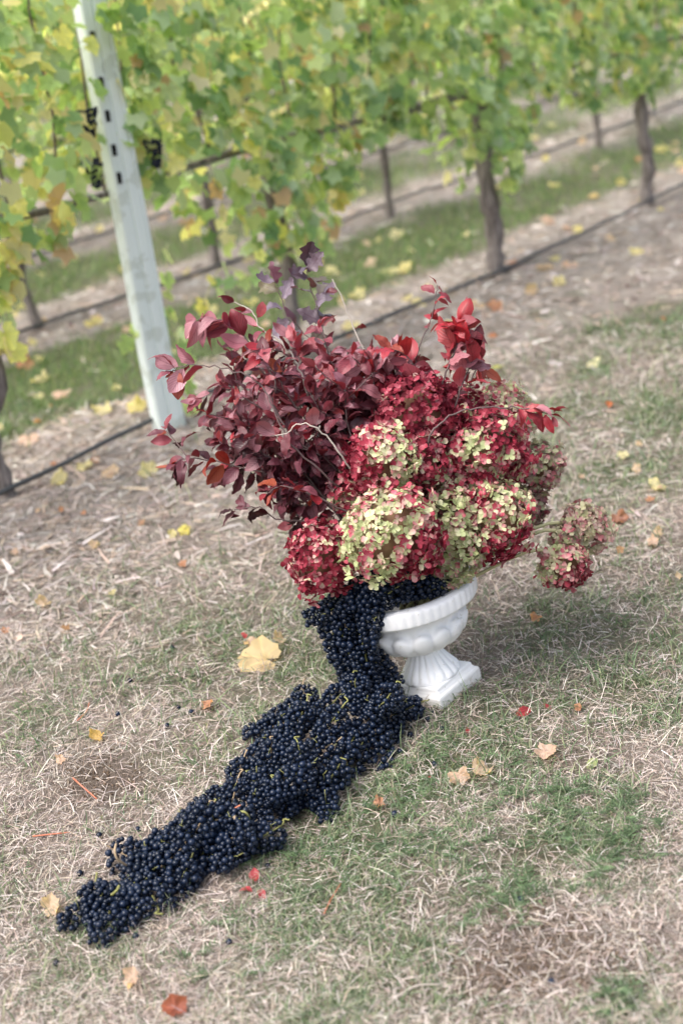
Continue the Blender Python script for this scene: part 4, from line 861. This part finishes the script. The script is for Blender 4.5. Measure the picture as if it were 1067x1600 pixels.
# the three stalks that stand out
def stalk_thing(pts, rad, mat, label):
    V, F = tube(smooth_path(pts, 5), rad, 7, .08); tag(put('grape_stalk', mesh('grape_stalk', V, F, M[mat])), label, 'stalk')
stalk_thing([at(389, 1289, 2.66), at(389, 1277, 2.65), at(383, 1269, 2.645), at(376, 1268, 2.65)], .0022, 'stalk', 'curved yellow green stalk standing out of the grapes')
stalk_thing([at(198, 1352, 2.62), at(184, 1342, 2.60), at(180, 1330, 2.60), at(182, 1318, 2.61)], .0022, 'stalk_brown', 'curled brown stalk on the left side of the grape trail')
stalk_thing([at(175, 1398, 2.53), at(183, 1391, 2.52), at(187, 1383, 2.52)], .0024, 'stalk', 'short green stalk near the tip of the grape trail')
stalk_thing([at(362, 1266, 2.67), at(376, 1258, 2.66)], .0018, 'stalk_red', 'short reddish stalk lying on top of the grapes')
for x, y in [(385, 1155), (679, 1196), (668, 1127), (676, 1118), (617, 1280), (572, 1267), (502, 1289), (420, 1361), (126, 1366), (155, 1303), (88, 1502), (200, 1455), (213, 1466), (360, 1480), (262, 1137), (280, 1108), (186, 1121), (815, 1415), (626, 1180), (690, 1140), (641, 1150), (862, 1544), (650, 1098), (216, 1296), (270, 1013), (205, 1070), (300, 1117), (549, 1201), (640, 1140)]:
    p = gpt(x, y, .005); s = .0064 * rnd.uniform(.85, 1.1)
    tag(put('loose_grape', BER[rnd.randrange(3)], Matrix.Translation(p) @ Euler((rnd.uniform(0, 6), rnd.uniform(0, 6), 0)).to_matrix().to_4x4() @ Matrix.Diagonal((s, s, s, 1))), 'single dark blue grape lying loose on the grass', 'grape', 'loose grapes around the trail')

# ------------------------------------------------------------------ fallen leaves and twigs
def ground_leaf(px, py, s, c, label, grp='fallen leaves on the grass', dried=True, tilt=.25, lift=.014, yaw=None, me=None, name='fallen_leaf', stem=True):
    p = gpt(px, py, lift); nrm = Vector((rnd.gauss(0, tilt), rnd.gauss(-.45, tilt), 1)); s *= 1.25; k = rnd.uniform(.92, 1.08)
    lib = me or (DLEAF if dried else VLEAF); m = frame_mat(p, nrm, Vector((math.cos(yaw), math.sin(yaw), 0)) if yaw is not None else Vector((rnd.uniform(-1, 1), rnd.uniform(-1, 1), 0)), 0, s)
    o = put(name, lib[rnd.randrange(len(lib))], m, None, (c[0] * k, c[1] * k, c[2] * k, 1)); return tag(o, label, 'leaf', grp)
TAN = (.60, .46, .35); PNK = (.62, .45, .38); ORG = (.50, .26, .17); YEL = (.62, .56, .34); PALE = (.66, .60, .36); RED = (.38, .04, .045); BRN = (.40, .24, .14)
for a in [(418, 1042, .115, (.64, .50, .29), 'large yellow tan vine leaf lying flat left of the grape column', False), (392, 1018, .05, PNK, 'crumpled pinkish piece of leaf behind the large yellow one', True), (440, 1012, .045, TAN, 'small tan leaf just behind the right half of the large yellow one', True),
          (852, 1182, .062, PNK, 'curled pinkish tan dry leaf right of the urn on the grass', True), (718, 1222, .055, PNK, 'left half of the dry tan leaf pair below the urn', True), (750, 1212, .055, TAN, 'right one of the dry tan leaf pair below the urn', True),
          (595, 1271, .032, ORG, 'small orange dry leaf beside two loose grapes', True), (80, 1420, .048, TAN, 'tan dry leaf touching the tip of the grape trail', True), (212, 1541, .046, PNK, 'pinkish crumpled leaf near the bottom left', True),
          (277, 1590, .05, (.38, .13, .09), 'orange red leaf at the bottom edge of the photo', True), (325, 1110, .04, ORG, 'narrow rusty leaf left of the grape heap', True), (155, 1157, .045, (.55, .38, .14), 'yellow brown curled leaf at the left above the bare soil', True),
          (98, 1194, .03, PNK, 'small pink tan leaf at the left above the red twig', True), (838, 968, .036, ORG, 'orange leaf right of the urn below the outstretched hydrangeas', True), (70, 946, .05, TAN, 'pale tan leaf in the grass at the left', True),
          (12, 992, .03, ORG, 'small orange leaf at the left edge', True), (178, 931, .028, YEL, 'tiny yellow leaf standing in the dry grass at left', True), (292, 830, .046, (.70, .62, .16), 'bright yellow leaf left below the plum branches', False), (270, 838, .04, PALE, 'pale cream leaf touching the bright yellow one', True),
          (287, 885, .035, ORG, 'orange tan leaf below the bright yellow one', True), (1022, 765, .06, PALE, 'cream yellow leaf near the right edge', False), (975, 722, .038, PALE, 'small cream leaf above the larger one near the right edge', False),
          (926, 572, .065, (.72, .68, .45), 'cream leaf resting on a green tuft at the right', False), (952, 639, .036, (.5, .16, .07), 'orange red leaf on bare ground at the right', True), (908, 753, .025, PNK, 'tiny pink leaf right of the dusty hydrangea', True),
          (902, 1111, .022, ORG, 'tiny orange leaf in the green grass right of the urn', True), (965, 815, .06, (.40, .2, .14), 'brownish pink leaf behind the farthest right hydrangea', True), (540, 1020, .02, TAN, 'little tan leaf tucked behind the grape column', True), (518, 905, .02, ORG, 'tiny orange leaf at the edge of the crimson hydrangea', True),
          (870, 905, .03, ORG, 'faded orange leaf below the low right hydrangea', True), (150, 852, .045, TAN, 'tan leaf on the bare strip at left', True), (222, 818, .035, (.45, .28, .2), 'brown leaf on the bare strip above the yellow one', True), (548, 530, .05, ORG, 'rust leaf on the bare strip behind the bouquet top', True), (770, 532, .055, (.52, .22, .12), 'rust brown leaf behind the red spray', True),
          (775, 580, .05, (.5, .52, .15), 'green yellow leaf just behind the red spray', False), (640, 395, .05, PALE, 'cream leaf on green strip left of the thick trunk', False), (1035, 505, .03, ORG, 'small orange leaf at the upper right edge', True), (60, 620, .05, PALE, 'pale leaf on the green strip beside the left trunk', False)]:
    ground_leaf(*a[:5], dried=a[5], tilt=.06 if a[2] > .1 else .25, yaw=2.6 if a[2] > .1 else None)
for x, y, s, lab in ((712, 1082, .03, 'dark red shrub leaf leaning on the right corner of the plinth'), (722, 1076, .028, 'brighter red shrub leaf at the right corner of the plinth'), (829, 1110, .034, 'dark red shrub leaf in the grass right of the plinth'), (848, 1103, .028, 'crimson shrub leaf beside the darker one in the grass'),
                     (400, 1386, .026, 'crimson leaf standing highest of three below the grapes'), (408, 1396, .026, 'crimson leaf at the right of three below the grapes'), (396, 1402, .022, 'crimson leaf lowest of three below the grapes'), (730, 1140, .018, 'tiny red petal in the grass below the plinth corner'), (384, 1005, .022, 'tiny red leaf above the large yellow one'), (673, 1217, .014, 'smallest red petal near the loose grapes')):
    ground_leaf(x, y, s, rnd.choice([RED, (.45, .05, .05), (.28, .03, .035)]), lab, 'red shrub leaves dropped on the ground', me=SLEAF, tilt=.5, lift=.008)
ground_leaf(933, 1196, .026, (.30, .38, .14), 'small fresh green leaf at right in the dry patch', me=SLEAF)
# many more vine leaves on the strips behind, alike as far as the blur lets one tell
def scatter(px, py, s, c, d, where): ground_leaf(px, py, s, c, 'yellowed vine leaf lying among many ' + where, 'fallen vine leaves between the rows', dried=d)
r = random.Random(77); cnt = 0
while cnt < 150:
    px, py = r.uniform(-60, 1120), r.uniform(170, 760); g_ = gp(px, py); q_, s_2 = qs(g_.x, g_.y)
    if q_ < -.6 or g_.y > 16 or (px > 270 and px < 760 and py > 520): continue
    cnt += 1; dens = q_ % ROW_GAP; c = r.choice([PALE, YEL, TAN, PNK, ORG, (.62, .55, .25), PALE, TAN]); scatter(px, py, r.uniform(.05, .11), c, r.random() < .6, 'behind the front vine row' if q_ > 0 else 'at the foot of the front vine row')
for i in range(46):
    px, py = r.uniform(-40, 1110), r.uniform(560, 1000); 
    if 250 < px < 960 and py > 560: continue
    ground_leaf(px, py, r.uniform(.02, .045), r.choice([TAN, PNK, ORG, BRN]), 'small dry tan leaf scrap in the meadow beside the rows', 'small leaf scraps in the meadow')
def twig(pts, rad, mat, label):
    P = smooth_path([gpt(x, y, h) for x, y, h in pts], 4); V, F = tube(P, [rad * (1 - .4 * i / len(P)) for i in range(len(P))], 6, .1); tag(put('fallen_twig', mesh('fallen_twig', V, F, M[mat])), label, 'twig', 'twigs dropped on the ground')
twig([(116, 1221, .012), (132, 1234, .01), (152, 1249, .006)], .0022, 'stalk_red', 'red twig lying across the bare soil at left')
twig([(52, 1309, .008), (82, 1304, .008), (111, 1299, .008)], .002, 'stalk_red', 'red twig lying level left of the grape trail')
twig([(508, 1438, .006), (520, 1416, .01), (534, 1392, .012)], .0013, 'stalk_red', 'thin reddish twig in the grass below the grapes')
twig([(123, 1133, .01), (138, 1120, .012), (142, 1106, .012)], .0016, 'stalk_red', 'short rust red twig at left in the dry grass')
twig([(74, 1030, .01), (80, 1015, .012), (78, 1000, .02)], .0022, 'twig', 'short dark stub of twig in the dry grass at left')
twig([(425, 1420, .006), (470, 1412, .01), (500, 1400, .008)], .0018, 'pale_twig', 'pale straw stick in the grass below the grapes')
twig([(610, 1580, .006), (650, 1555, .012), (690, 1548, .008)], .002, 'pale_twig', 'pale stick near the bottom middle')
twig([(585, 1010, .004), (820, 1180, .006)][:1] + [(590, 1012, .01)], .001, 'pale_twig', 'tiny pale stick behind the grape column')
bpy.context.view_layer.update()
